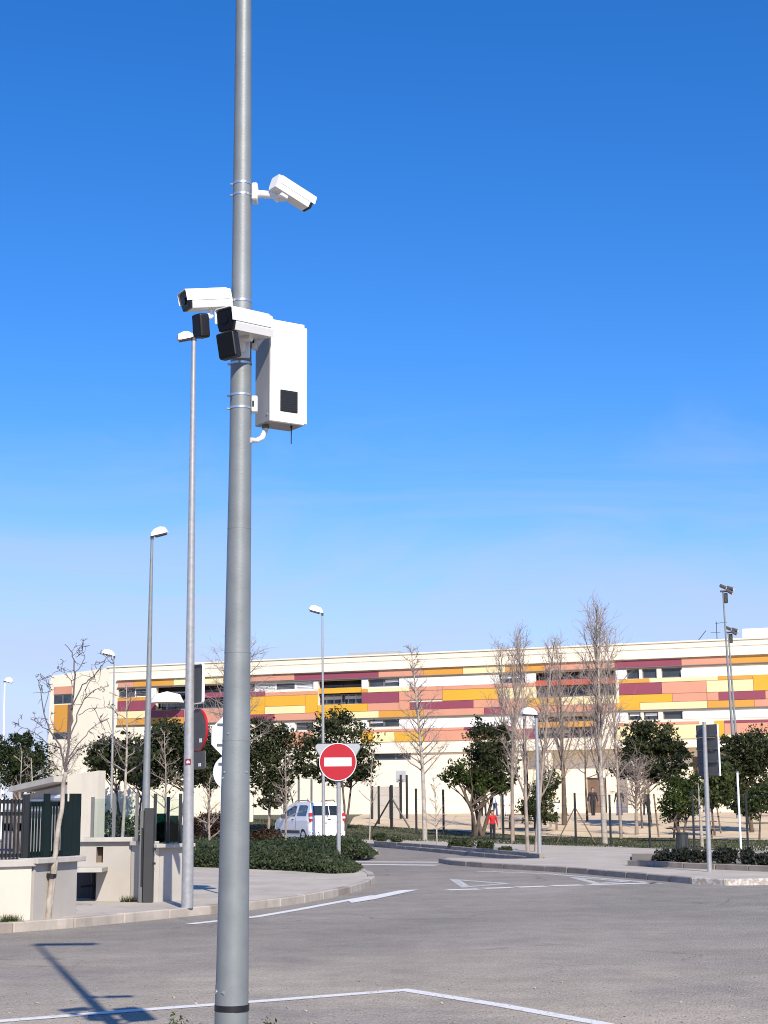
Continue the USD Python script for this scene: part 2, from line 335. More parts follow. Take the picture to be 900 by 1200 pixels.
mat('bin_grey', (0.03, 0.035, 0.036), 0.55, 0.15, 5)
mat('parasol_white', (0.78, 0.78, 0.78), 0.8, 0.03, 2)
mat('sticker_maroon', (0.2, 0.02, 0.05), 0.4, 0.05, 10)
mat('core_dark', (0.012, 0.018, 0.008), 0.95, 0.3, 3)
mat('dry_weed', (0.24, 0.22, 0.08), 0.9, 0.3, 20)
glassmat('clear_glass', (0.86, 0.92, 0.90)); glassmat('green_glass', (0.05, 0.16, 0.15))
leafmat('leaf_dark', (0.048, 0.058, 0.024), (0.12, 0.135, 0.058), (0.28, 0.285, 0.15))
leafmat('leaf_mid', (0.055, 0.075, 0.025), (0.14, 0.165, 0.052), (0.28, 0.30, 0.12))
leafmat('leaf_light', (0.045, 0.07, 0.016), (0.12, 0.155, 0.035), (0.24, 0.26, 0.075))
leafmat('leaf_pale', (0.025, 0.035, 0.016), (0.085, 0.095, 0.05), (0.36, 0.36, 0.24))
leafmat('leaf_pine', (0.034, 0.05, 0.018), (0.10, 0.122, 0.042), (0.20, 0.22, 0.08))
leafmat('leaf_hedge', (0.06, 0.08, 0.036), (0.155, 0.18, 0.09), (0.31, 0.33, 0.19))
leafmat('leaf_grey', (0.035, 0.04, 0.03), (0.085, 0.09, 0.075), (0.19, 0.19, 0.16))
leafmat('leaf_brown', (0.06, 0.035, 0.022), (0.115, 0.078, 0.045), (0.17, 0.135, 0.07))
leafmat('grass_blade', (0.05, 0.062, 0.02), (0.11, 0.125, 0.04), (0.21, 0.2, 0.09))
leafmat('weed_leaf', (0.05, 0.07, 0.02), (0.10, 0.14, 0.045), (0.2, 0.22, 0.09))

# ------------------------------------------------------------------ ground, road, pavements
def sm(a, b, x): t = np.clip((x - a) / (b - a), 0, 1); return t * t * (3 - 2 * t)
def HZ(X, Y): return 0.125 + 0.80 * sm(72, 100, Y)
def PG(pts, z=0.0): return [tuple(G(x, y, z)[:2]) for x, y in pts]
struct('ground', SH(sbox(-2500, -300, 2500, 4500), -0.06), 'earth')
LEFT_K = [(-160, 1109), (-60, 1099), (0, 1094), (90, 1087), (200, 1076), (280, 1068), (330, 1062), (370, 1056), (410, 1047), (432, 1040), (440, 1034), (437, 1029), (424, 1023)]
FRONT_K = [(514, 1011), (530, 1014), (560, 1016.5), (620, 1020), (680, 1024), (735, 1029), (790, 1034), (815, 1036.5), (840, 1038), (900, 1037), (1000, 1035), (1120, 1033)]
FAR_K = [(300, 982), (380, 987), (440, 992.5), (480, 996), (520, 1000), (560, 1004), (600, 1007.5), (638, 1010.5)]
road = sbox(-90, 10.4, 90, 110)
struct('road', SH(road, 0.0), 'asphalt')
struct('near_verge', SH(sbox(-90, -8, 90, 10.25), 0.015), 'earth')
P_left = Polygon(PG(LEFT_K) + PG([(405, 1006), (380, 1002)]) + [(-9, 44), (-30, 44), (-40, 22)]).buffer(0)
P_far = Polygon(PG(FAR_K) + PG([(600, 1011.3), (560, 1010.6), (522, 1009.6)]) + PG(FRONT_K) + [(60, 56), (60, 62), (-60, 90)]).buffer(0)
KW = 0.16
def pavement(name, poly, z=0.12):
    return struct(name, EX(poly, -0.05, z), 'concrete_paving')
pl = pavement('pavement', P_left.buffer(-KW + 0.003))
pf = pavement('pavement', P_far.buffer(-KW + 0.003))
def kerb(parent, line, mats, h=0.13, w=KW, length=1.0, side=1, jitter=0.006, seed=1, zbase=-0.04):
    rng = random.Random(seed); p = np.array(line, float); d = np.r_[0, np.cumsum(np.linalg.norm(np.diff(p, axis=0), axis=1))]
    n = max(1, int(round(d[-1] / length))); s = np.linspace(0, d[-1], n + 1)
    q = np.stack([np.interp(s, d, p[:, 0]), np.interp(s, d, p[:, 1])], 1)
    for k in range(n):
        a, b = q[k], q[k + 1]; t = b - a; l = np.linalg.norm(t); t /= l
        nrm = np.array([-t[1], t[0]]) * side
        c = (a + b) / 2 + nrm * (w / 2 + rng.uniform(-jitter, jitter))
        hh = h + rng.uniform(-0.004, 0.006)
        m = mats(k, n, proj((c[0], c[1], 0))[0]) if callable(mats) else mats
        sub(parent, 'kerb_stone', BX((c[0], c[1], (zbase + hh) / 2), (l - 0.016, w, hh - zbase), RZ(math.atan2(t[1], t[0])), ch=0.014), m)
kerb(pl, PG(LEFT_K)[1:], lambda k, n, x: 'kerb_stone_grey' if k % 5 else 'kerb_stone_brown', side=1, seed=3)
kerb(pf, PG(FRONT_K), lambda k, n, x: 'kerb_paint' if x > 812 and k % 4 != 1 else 'kerb_stone_brown', side=1, seed=4)
kerb(pf, PG(FAR_K), 'kerb_stone_brown', side=1, seed=5)
# traffic island with the smaller hedge
isl = Polygon(PG([(330, 1003), (380, 1005), (425, 1006.5), (440, 1005), (445, 1002), (440, 999), (400, 996), (330, 992)]))
pi = struct('traffic_island', EX(isl.buffer(-KW + 0.003), -0.05, 0.12), 'concrete_paving')
kerb(pi, list(isl.exterior.coords)[:7], 'kerb_stone_grey', side=1, seed=6)
# park ground: grid with the slope, turf near, sand beyond
def park_grid(x0, x1, y0, y1, n, m, dz, clip=None, wob=0.0):
    xs, ys = np.linspace(x0, x1, n), np.linspace(y0, y1, m)
    X, Y = np.meshgrid(xs, ys)
    Z = HZ(X, Y) + dz + wob * (meshkit.fbm(np.stack([X * 0.25, Y * 0.25, X * 0], -1), 3, 5) - 0.5)
    v = np.stack([X, Y, Z], -1).reshape(-1, 3); i, j = np.meshgrid(np.arange(m - 1), np.arange(n - 1), indexing='ij')
    a = i * n + j
    return v, np.stack([a, a + 1, a + n + 1, a + n], -1).reshape(-1, 4)
def shear_front(mesh, fa):
    v, f = VF(mesh); return v, f
# front edge of the park follows the back of the pavement (a straight line in plan)
ea, eb = G(432, 984, .12), G(960, 1000, .12)
def edgeY(X): return ea[1] + (X - ea[0]) * (eb[1] - ea[1]) / (eb[0] - ea[0])
def park_sheet(x0, x1, off0, y1, n, m, dz, wob=0.0):
    xs = np.linspace(x0, x1, n); t = np.linspace(0, 1, m)
    X = np.repeat(xs[None], m, 0); Y0 = np.maximum(edgeY(xs), 40) + off0
    Y = Y0[None] + (y1 - Y0[None]) * t[:, None] ** 1.3
    Z = HZ(X, Y) + dz + wob * (meshkit.fbm(np.stack([X * 0.3, Y * 0.3, X * 0], -1), 3, 5) - 0.5)
    v = np.stack([X, Y, Z], -1).reshape(-1, 3); i, j = np.meshgrid(np.arange(m - 1), np.arange(n - 1), indexing='ij'); a = i * n + j
    return v, np.stack([a, a + 1, a + n + 1, a + n], -1).reshape(-1, 4)
struct('park_lawn', park_sheet(-60, 75, 0.0, 190, 80, 60, 0.0, 0.05), 'turf', smooth=True)
sa, sb_ = G(470, 978, .13), G(960, 986, .13)
def sandY(X): return sa[1] + (X - sa[0]) * (sb_[1] - sa[1]) / (sb_[0] - sa[0])
_e = edgeY
edgeY = lambda X: sandY(X) + 1.0 * np.sin(X * 0.7) * 0.4
struct('playground_sand', park_sheet(-2.0, 75, 0.0, 175, 90, 70, 0.02, 0.05), 'sand', smooth=True)
edgeY = _e
# painted markings, each a sheet just above the asphalt
def strip(pts, w, z=0.004):
    from shapely.geometry import LineString
    return SH(LineString(pts).buffer(w / 2, cap_style=2, join_style=2), z)
def mark(name, mesh, m, label): single(name, mesh, m, label, 'road marking', kind='structure')
mark('bay_line', strip(PG([(-60, 1203), (0, 1197), (150, 1185), (300, 1174), (475, 1160.5), (585, 1178), (700, 1199), (800, 1220)]), 0.15), 'road_paint', 'white bent line of the parking bay in the foreground')
mark('edge_line', strip(PG([(222, 1083), (250, 1080), (300, 1074.5), (350, 1066), (400, 1056.5), (440, 1049.5)]), 0.17), 'road_paint', 'white edge line curving round the left pavement')
mark('hatch_wedge', SH(Polygon(PG([(408, 1056), (470, 1043.5), (490, 1043), (440, 1054), (412, 1058.5)])), 0.008), 'road_paint', 'white wedge at the end of the curved edge line')
for k, (a, b) in enumerate((((398, 1010.0), (515, 1010.5)), ((402, 1013.0), (512, 1014.0)))):
    mark('crossing_bar', strip(PG([a, b]), 0.5), 'road_paint', ('upper' if k == 0 else 'lower') + ' white bar across the side road')
def tri(pts, w, lab):
    o = Polygon(PG(pts)); mark('yield_triangle', SH(o.difference(o.buffer(-w)), 0.004), 'faded_paint', lab)
tri([(526, 1030), (600, 1035.5), (541, 1040.5)], 0.20, 'white give way triangle painted left of the dashed line')
tri([(665, 1027.6), (740, 1033), (697, 1036.4)], 0.20, 'white give way triangle painted right by the kerb')
for k, (a, b) in enumerate((((524, 1043), (562, 1042)), ((567, 1041.3), (600, 1040.2)), ((606, 1039.8), (640, 1038.6)), ((646, 1038.2), (682, 1037.2)), ((690, 1036.9), (770, 1034.8)))):
    mark('give_way_dash', strip(PG([a, b]), 0.32), 'road_paint', ['first', 'second', 'third', 'fourth', 'fifth'][k] + ' dash from the left of the give way line')
mark('kerb_line', strip(PG([(560, 1021), (640, 1024), (700, 1029), (740, 1032.5), (775, 1036)]), 0.22), 'faded_paint', 'faded white line along the far kerb')

# ------------------------------------------------------------------ school building
YA = 151.0
A = AT(128, 782.5, YA); ztop = A[2]
def roofpt(x, y):
    d = ray(x, y); t = (ztop - EYE) / d[2]; return CAM + d * t
B = roofpt(860, 750.0)
A = A[:2]; fd = B[:2] - A; fd /= np.linalg.norm(fd); fn = np.array([fd[1], -fd[0]])
if fn @ -A < 0: fn = -fn
E3, N3, U3 = np.array([*fd, 0]), np.array([*fn, 0]), np.array([0, 0, 1.0])
def fac(x, y):
    d = ray(x, y); o = np.array([*A, 0]); t = ((o - CAM) @ N3) / (d @ N3); p = CAM + d * t
    return (p - o) @ E3, p[2]
def FP(u, z, n=0.0): return np.array([*A, 0]) + E3 * u + U3 * z + N3 * n
def FBX(u0, u1, z0, z1, n0, n1):
    return BX(FP((u0 + u1) / 2, (z0 + z1) / 2, (n0 + n1) / 2), (abs(u1 - u0), n1 - n0, abs(z1 - z0)), np.stack([E3, -N3 if np.dot(np.cross(E3, U3), N3) > 0 else N3, U3], 1))
Rm = np.stack([E3, np.cross(U3, E3), U3], 1)
def FBX(u0, u1, z0, z1, n0, n1):
    return BX(FP((u0 + u1) / 2, (z0 + z1) / 2, (n0 + n1) / 2), (abs(u1 - u0), abs(n1 - n0), abs(z1 - z0)), Rm)
ZB = 0.6
UE = fac(1010, 800)[0]
panels = []   # colour, x0, x1, ytop, ybottom (photo pixels)
def PN(c, x0, x1, y0, y1): panels.append((c, x0, x1, y0, y1))
# row under the parapet
for c, x0, x1, ya, yb in [('salmon', 138, 157, 798, 806), ('orange', 157, 204, 797, 805), ('cream', 204, 266, 794, 803), ('salmon', 266, 347, 790.5, 798.5), ('maroon', 347, 444, 787, 796.5),
                          ('salmon', 444, 498, 785, 794), ('orange', 498, 542, 783, 791.5), ('cream', 542, 593, 781, 790), ('orange', 593, 640, 779, 788), ('salmon', 640, 722, 776.5, 786),
                          ('maroon', 722, 800, 774.5, 783.5), ('salmon', 800, 856, 771.5, 781), ('orange', 856, 1005, 768, 778)]: PN(c, x0, x1, ya, yb)
# first floor spandrels
for t in [('orange', 138, 171, 818, 823), ('maroon', 138, 182, 823, 834), ('cream', 138, 170, 834, 843.5), ('maroon', 170, 216, 833, 842.5), ('orange', 138, 216, 843, 851), ('salmon', 216, 264, 830.5, 848),
          ('maroon', 264, 311, 811, 815.5), ('salmon', 311, 372, 809.5, 814), ('yellow', 264, 311, 815.5, 838.5), ('yellow', 311, 358, 814, 827.5), ('cream', 311, 358, 827.5, 837), ('yellow', 358, 373, 814, 836), ('maroon', 264, 322, 838.5, 847), ('salmon', 322, 373, 837, 846),
          ('yellow', 373, 432, 825, 833.5), ('yellow', 373, 400, 833.5, 843), ('cream', 400, 444, 832.5, 841.5), ('orange', 424, 431, 807, 811.5), ('cream', 431, 480, 805, 810.5), ('maroon', 424, 468, 811.5, 823.5), ('salmon', 432, 468, 823.5, 832.5),
          ('salmon', 468, 519, 809.5, 820.5), ('salmon', 468, 480, 820.5, 832), ('orange', 444, 495, 832, 840.5), ('salmon', 480, 519, 804, 809.5), ('salmon', 519, 625, 803, 807), ('yellow', 519, 585, 807, 820), ('maroon', 480, 555, 820, 830), ('salmon', 555, 617, 819, 828), ('salmon', 495, 568, 830.5, 839.5), ('maroon', 568, 593, 828, 838),
          ('cream', 585, 628, 806, 818), ('salmon', 593, 628, 827.5, 837.5), ('yellow', 617, 656, 817, 827), ('cream', 656, 726, 815, 826), ('salmon', 628, 722, 826, 835.5),
          ('orange', 726, 761, 796.5, 800.5), ('cream', 761, 842, 794.5, 799), ('maroon', 726, 774.5, 800.5, 812.5), ('salmon', 774.5, 828, 799, 813), ('cream', 828, 883, 797, 812), ('orange', 842, 883, 793.5, 797), ('yellow', 883, 1005, 792, 809.5),
          ('yellow', 726, 788, 813, 822.5), ('salmon', 788, 828, 813, 821.5), ('salmon', 828, 842, 812, 821), ('maroon', 842, 897, 810, 819.5), ('salmon', 897, 1005, 809.5, 819), ('yellow', 722, 749, 822.5, 832.5), ('cream', 749, 830, 822, 831.5), ('orange', 830, 884, 821, 829.5), ('salmon', 884, 1005, 819, 828)]: PN(*t)
# ground floor head panels
for t in [('salmon', 333, 368, 857, 875), ('salmon', 424, 545, 854.5, 857.5), ('yellow', 424, 438, 857.5, 870), ('cream', 438, 464, 857.5, 869.5), ('yellow', 464, 497, 857, 869), ('salmon', 497, 568, 856, 868), ('maroon', 545, 600, 852, 856), ('salmon', 568, 612, 856, 867), ('maroon', 612, 628, 853, 865),
          ('salmon', 722, 820, 845, 849), ('cream', 722, 838, 849, 865), ('yellow', 838, 849, 844, 866), ('maroon', 849, 1005, 841.5, 846), ('salmon', 849, 1005, 846, 860), ('cream', 849, 1005, 860, 866)]: PN(*t)
wins = []     # x0, x1, ytop, ybottom, kind
for t in [(139, 157, 807, 817, 'glass'), (158, 172, 807, 817, 'louvre_dark'), (266, 297, 803, 811, 'glass'), (298, 322, 800, 810, 'louvre_white'), (322, 344, 799.5, 809, 'louvre_dark'), (345, 367, 798.5, 808, 'louvre_white'),
          (431, 448, 796, 804.5, 'glass'), (450.5, 468, 795, 804, 'glass'), (585, 600, 790.5, 800, 'glass'), (602, 615, 790, 799.5, 'glass'), (735, 750, 784.5, 794.5, 'glass'), (752.5, 769, 784, 794, 'glass'), (776, 798, 783.5, 793, 'glass'),
          (431, 448, 843.5, 852.5, 'glass'), (450.5, 468, 842.5, 852, 'glass'), (344, 366, 848, 858, 'louvre_dark'), (735, 752, 834, 844, 'glass'), (754, 772, 833.5, 843, 'glass'), (778, 800, 833, 843, 'glass'),
          (436, 461, 878, 891, 'glass'), (462.5, 483, 877.5, 890.5, 'glass')]: wins.append(t)
opens = [(183.5, 263, 805, 831.5, 'terrace'), (373, 424, 796.5, 825.5, 'a'), (628, 722, 786.5, 817, 'b'), (385, 424, 844.5, 875, 'c'), (628, 705, 836.5, 865.5, 'd')]
# snap to common levels
rects = [(p[1], p[2], p[3], p[4]) for p in panels] + [(w[0], w[1], w[2], w[3]) for w in wins] + [(o[0], o[1], o[2], o[3]) for o in opens]
raw = []
for x0, x1, ya, yb in rects:
    xm, ym = (max(x0, 0) + min(x1, 900)) / 2, (ya + yb) / 2
    raw.append([fac(x0, ym)[0], fac(x1, ym)[0], fac(xm, yb)[1], fac(xm, ya)[1]])
raw = np.array(raw)
def snap(vals, gap):
    o = np.argsort(vals); out = vals.copy(); grp = [o[0]]
    for k in o[1:]:
        if vals[k] - vals[grp[0]] < gap: grp.append(k)
        else: out[grp] = vals[grp].mean(); grp = [k]
    out[grp] = vals[grp].mean(); return out
us = snap(raw[:, :2].ravel(), 0.32).reshape(-1, 2); zs = snap(raw[:, 2:].ravel(), 0.24).reshape(-1, 2)
RC = [(us[i, 0], us[i, 1], zs[i, 0], zs[i, 1]) for i in range(len(rects))]
nP, nW = len(panels), len(wins)
S = Th('school_building', 'long three storey school with cream parapet and bands of maroon, orange and salmon panels', 'building', (*FP(0, 0)[:2], ZB))
slab_b = fac(600, 868.5)[1]; slab_u = fac(600, 876.5)[1]
under_u = fac(600, 880)[1]
u628 = fac(612, 870)[0]
holes = [sbox(RC[i][0], RC[i][2], RC[i][1], RC[i][3]) for i in range(nP, len(RC)) if RC[i][2] > slab_b - 0.05 and RC[i][1] - RC[i][0] > 0.3]
outer = sbox(0, slab_u, UE, ztop)
front = outer.difference(unary_union([h.buffer(0.001, join_style=2) for h in holes]))
def fprism(poly, n0, n1): return prism(poly, np.array([*A, 0]), E3, U3, n0, n1, N3)
S.part('wall', fprism(front, -0.45, 0.0), 'school_cream', world=True)
S.part('roof', FBX(-0.2, UE, ztop + 0.003, ztop + 0.12, -14, 0.10), 'school_cream', world=True)
S.part('inner_wall', FBX(0.05, UE, ZB, ztop - 0.05, -14, -1.9), 'interior', world=True)
S.part('floor_slab', FBX(0.4, UE, slab_u - 0.25, slab_b - 0.3, -1.85, 0.22), 'school_cream', world=True)
zmid = fac(600, 838)[1]
S.part('floor_slab', FBX(0.4, UE, zmid - 0.2, zmid + 0.05, -1.85, -0.46), 'school_cream', world=True)
# ground floor: flush wall left of the covered playground, set back wall to the right
gl = sbox(0.0, ZB - 0.6, u628, slab_u - 0.26)
gh = [sbox(*[RC[nP + i][k] for k in (0, 2, 1, 3)]) for i in range(nW) if RC[nP + i][3] < slab_u + 0.4]
S.part('ground_floor_wall', fprism(gl.difference(unary_union(gh)), -0.45, -0.004), 'school_cream', world=True)
dr = [sbox(fac(683, 930)[0], ZB - 0.6, fac(706, 930)[0], fac(695, 911)[1]), sbox(fac(733, 930)[0], ZB - 0.6, fac(742, 930)[0], fac(738, 922)[1]), sbox(fac(808, 900)[0], ZB - .6, fac(814, 900)[0], fac(810, 886)[1])]
gr = sbox(u628 + 0.02, ZB - 0.6, UE, slab_u - 0.26)
S.part('ground_floor_wall', fprism(gr.difference(unary_union(dr)), -1.75, -1.45), 'school_cream', world=True)
for g in dr:
    a, b, c, d = g.bounds
    S.part('door', FBX(a + 0.02, c - 0.02, b, d - 0.02, -1.70, -1.62), 'brown_door', world=True)
for k in range(8):
    uu = u628 + 2.0 + k * 7.0
    S.part('column', FBX(uu, uu + 0.5, ZB - 0.6, slab_u - 0.26, -0.5, -0.02), 'school_cream', world=True)
zp = fac(480, 783)[1]
S.part('parapet_seam', FBX(0.0, UE, zp + (ztop - zp) * .58, zp + (ztop - zp) * .58 + 0.06, 0.003, 0.02), 'coping', world=True)
zl = [fac(480, 793.6)[1], fac(480, 841.2)[1]]
for z in zl: S.part('drip_rail', FBX(fac(138, 800)[0], UE, z + 0.02, z + 0.10, 0.006, 0.16), 'frame_grey', world=True)
S.part('parapet_lip', FBX(fac(138, 800)[0], UE, zp - 0.05, zp + 0.08, 0.006, 0.30), 'school_cream', world=True)
wb = [(798, 1005, 783, 793), (468, 585, 793, 803.5), (615.5, 628, 789, 799), (800, 1005, 832.5, 841.5), (468, 628, 841.5, 852), (368, 373, 798, 808), (424, 431, 796, 806), (424, 431, 843, 854), (722, 734, 785, 796), (722, 734, 834, 845), (174, 183, 804, 818), (332, 343, 848, 858)]
for x0, x1, ya, yb in wb:
    a, b = fac(x0, (ya + yb) / 2)[0], fac(x1, (ya + yb) / 2)[0]; xm = (x0 + min(x1, 900)) / 2
    S.part('white_panel', FBX(a, b, fac(xm, yb)[1], fac(xm, ya)[1], 0.004, 0.035), 'school_white', world=True)
for i, (c, *_r) in enumerate(panels):
    a, b, z0, z1 = RC[i]
    if z1 - z0 < 0.12: continue
    S.part('facade_panel', FBX(a + 0.02, b - 0.02, z0 + 0.02, z1 - 0.02, 0.003, 0.07 + 0.014 * (i % 4)), 'panel_' + c, world=True)
def window(a, b, z0, z1, kind, n=-0.22):
    fr = [FBX(a, b, z0, z0 + .09, n - .06, n + .04), FBX(a, b, z1 - .09, z1, n - .06, n + .04), FBX(a, a + .09, z0 + .09, z1 - .09, n - .06, n + .04), FBX(b - .09, b, z0 + .09, z1 - .09, n - .06, n + .04)]
    w = S.part('window', fr, 'louvre_white' if kind != 'glass' else 'frame_grey', world=True)
    o = np.array([*FP(0, 0)[:2], ZB])
    if kind == 'glass' and int(a * 7 + z0 * 3) % 3 == 0: sub(w, 'blind', XF(FBX(a + .12, b - .12, z0 + (z1 - z0) * .55, z1 - .1, n + .002, n + .02), t=-o), 'louvre_white')
    if kind == 'glass': sub(w, 'pane', XF(FBX(a + .09, b - .09, z0 + .09, z1 - .09, n - .03, n), t=-o), 'window_dark')
    else:
        k = max(3, int((z1 - z0) / 0.17))
        for q in range(k):
            z = z0 + .1 + (z1 - z0 - .2) * (q + .5) / k
            sub(w, 'slat', XF(FBX(a + .09, b - .09, z - .035, z + .045, n - .03, n + .02), t=-o), kind)
        sub(w, 'pane', XF(FBX(a + .09, b - .09, z0 + .09, z1 - .09, n - .055, n - .04), t=-o), 'window_dark')
for i in range(nW): window(*RC[nP + i], wins[i][4])
for i, o in enumerate(opens):
    a, b, z0, z1 = RC[nP + nW + i]
    k = max(2, int((b - a) / 2.6)); zz = z0 + (z1 - z0) * 0.62
    for q in range(k):
        ua, ub = a + (b - a) * q / k, a + (b - a) * (q + 1) / k
        window(ua + .03, ub - .03, zz + .05, z1 - .35, 'glass', -0.9)
        window(ua + .03, ub - .03, z0 + .05, zz - .45, 'glass', -0.9)
    band = {'terrace': 'maroon', 'a': 'yellow', 'b': 'red', 'c': 'maroon', 'd': 'orange'}[o[4]]
    ba, bb = (a + (b - a) * .45, b) if o[4] == 'terrace' else (a + .02, b - .02)
    S.part('sun_shade', FBX(ba, bb, zz - .32, zz + .15, -0.40, -0.05), 'panel_' + band, world=True)
    rail = [FBX(a + .02, b - .02, z0 + .85, z0 + .92, -0.3, -0.25)] + [FBX(a + (b - a) * t / 6, a + (b - a) * t / 6 + .06, z0 + .02, z0 + .85, -0.3, -0.25) for t in range(1, 6)]
    S.part('balcony_rail', rail, 'frame_grey', world=True)
# oblique end wing at the left
Lp = AT(59, 792.0, 154.5)
if True:
    d2 = Lp[:2] - A; l2 = np.linalg.norm(d2); d2 /= l2
    W3 = np.array([*d2, 0]); n2 = np.array([d2[1], -d2[0], 0]); n2 = n2 if n2[:2] @ -A > 0 else -n2
    o2 = np.array([*A, 0])
    def fac2(x, y):
        d = ray(x, y); t = ((o2 - CAM) @ n2) / (d @ n2); p = CAM + d * t; return (p - o2) @ W3, p[2]
    def W2(u0, u1, z0, z1, n0, n1):
        return BX(o2 + W3 * (u0 + u1) / 2 + U3 * (z0 + z1) / 2 + n2 * (n0 + n1) / 2, (abs(u1 - u0), abs(n1 - n0), abs(z1 - z0)), np.stack([W3, np.cross(U3, W3), U3], 1))
    S.part('end_wall', prism([(0.01, ZB - .6), (l2, ZB - .6), (l2, Lp[2]), (0.01, ztop - 0.004)], o2, W3, U3, .02, 8.0, -n2), 'school_cream', world=True)
    ua, ub = fac2(84, 830)[0], fac2(63, 830)[0]
    zq = lambda y: fac2(72, y)[1]
    S.part('facade_panel', W2(ua, ub, zq(813.5), zq(804.5), -.015, .06), 'panel_salmon', world=True)
    w = S.part('window', W2(ua, ub, zq(824.5), zq(814), -.018, .012), 'frame_grey', world=True)
    oo = np.array([*FP(0, 0)[:2], ZB])
    for t in range(2): sub(w, 'pane', XF(W2(ua + (ub - ua) * (t * .5 + .04), ua + (ub - ua) * (t * .5 + .46), zq(824), zq(814.6), .013, .02), t=-oo), 'window_dark')
    S.part('facade_panel', W2(fac2(79, 840)[0], fac2(64, 840)[0], zq(858), zq(826), -.015, .07), 'panel_orange', world=True)
    S.part('facade_panel', W2(ua, fac2(79.5, 840)[0], zq(858), zq(826), -.015, .05), 'brown_door', world=True)
    S.part('window', W2(ua, ub, zq(866), zq(859), -.018, .015), 'window_dark', world=True)
# roof structures
S.part('roof_plant_room', FBX(fac(398, 768)[0], fac(457, 768)[0], ztop + .13, fac(430, 764.8)[1] + .25, -6, -2), 'sign_back_pale', world=True)
S.part('roof_plant_room', FBX(fac(866, 750)[0], fac(897, 750)[0], ztop + .13, ztop + 1.1, -6, -2), 'school_cream', world=True)
an = FP(fac(838, 752)[0], ztop, -1.0)
S.part('antenna', [CY(an, an + [0, 0, 1.7], .03, 6), CY(an + [-.1, 0, 1.55], an + [.9, 0, 1.65], .02, 5), CY(an + [-.5, 0, .8], an + [.3, 0, .8], .02, 5), CY(an + [-1.6, 0, 0.1], an + [-.9, 0, .95], .03, 5)], 'dark_steel', world=True)
# white parasol on the terrace
pu, pz = fac(202, 816)
pb = FP(pu, 0, 1.0) * [1, 1, 0]
zt = fac(202, 811)[1]
T = Th('terrace_parasol', 'white parasol opened over the school terrace rail', 'parasol', (pb[0], pb[1], fac(202, 833)[1]))
ring = 12
pv = [[0, 0, zt - T.loc[2]]] + [[1.6 * math.cos(k * 2 * math.pi / ring), 1.2 * math.sin(k * 2 * math.pi / ring), zt - T.loc[2] - 1.05] for k in range(ring)] + [[1.2 * math.cos(k * 2 * math.pi / ring), .75 * math.sin(k * 2 * math.pi / ring), zt - T.loc[2] - .28] for k in range(ring)]
pfc = [[0, 1 + ring + k, 1 + ring + (k + 1) % ring] for k in range(ring)] + [[1 + ring + k, 1 + k, 1 + (k + 1) % ring] for k in range(ring)] + [[1 + ring + k, 1 + (k + 1) % ring, 1 + ring + (k + 1) % ring] for k in range(ring)]
T.part('canopy', (np.array(pv), np.array(pfc)), 'parasol_white'); T.part('pole', CY((0, 0, 0), (0, 0, zt - T.loc[2]), .04, 8), 'galvanised')

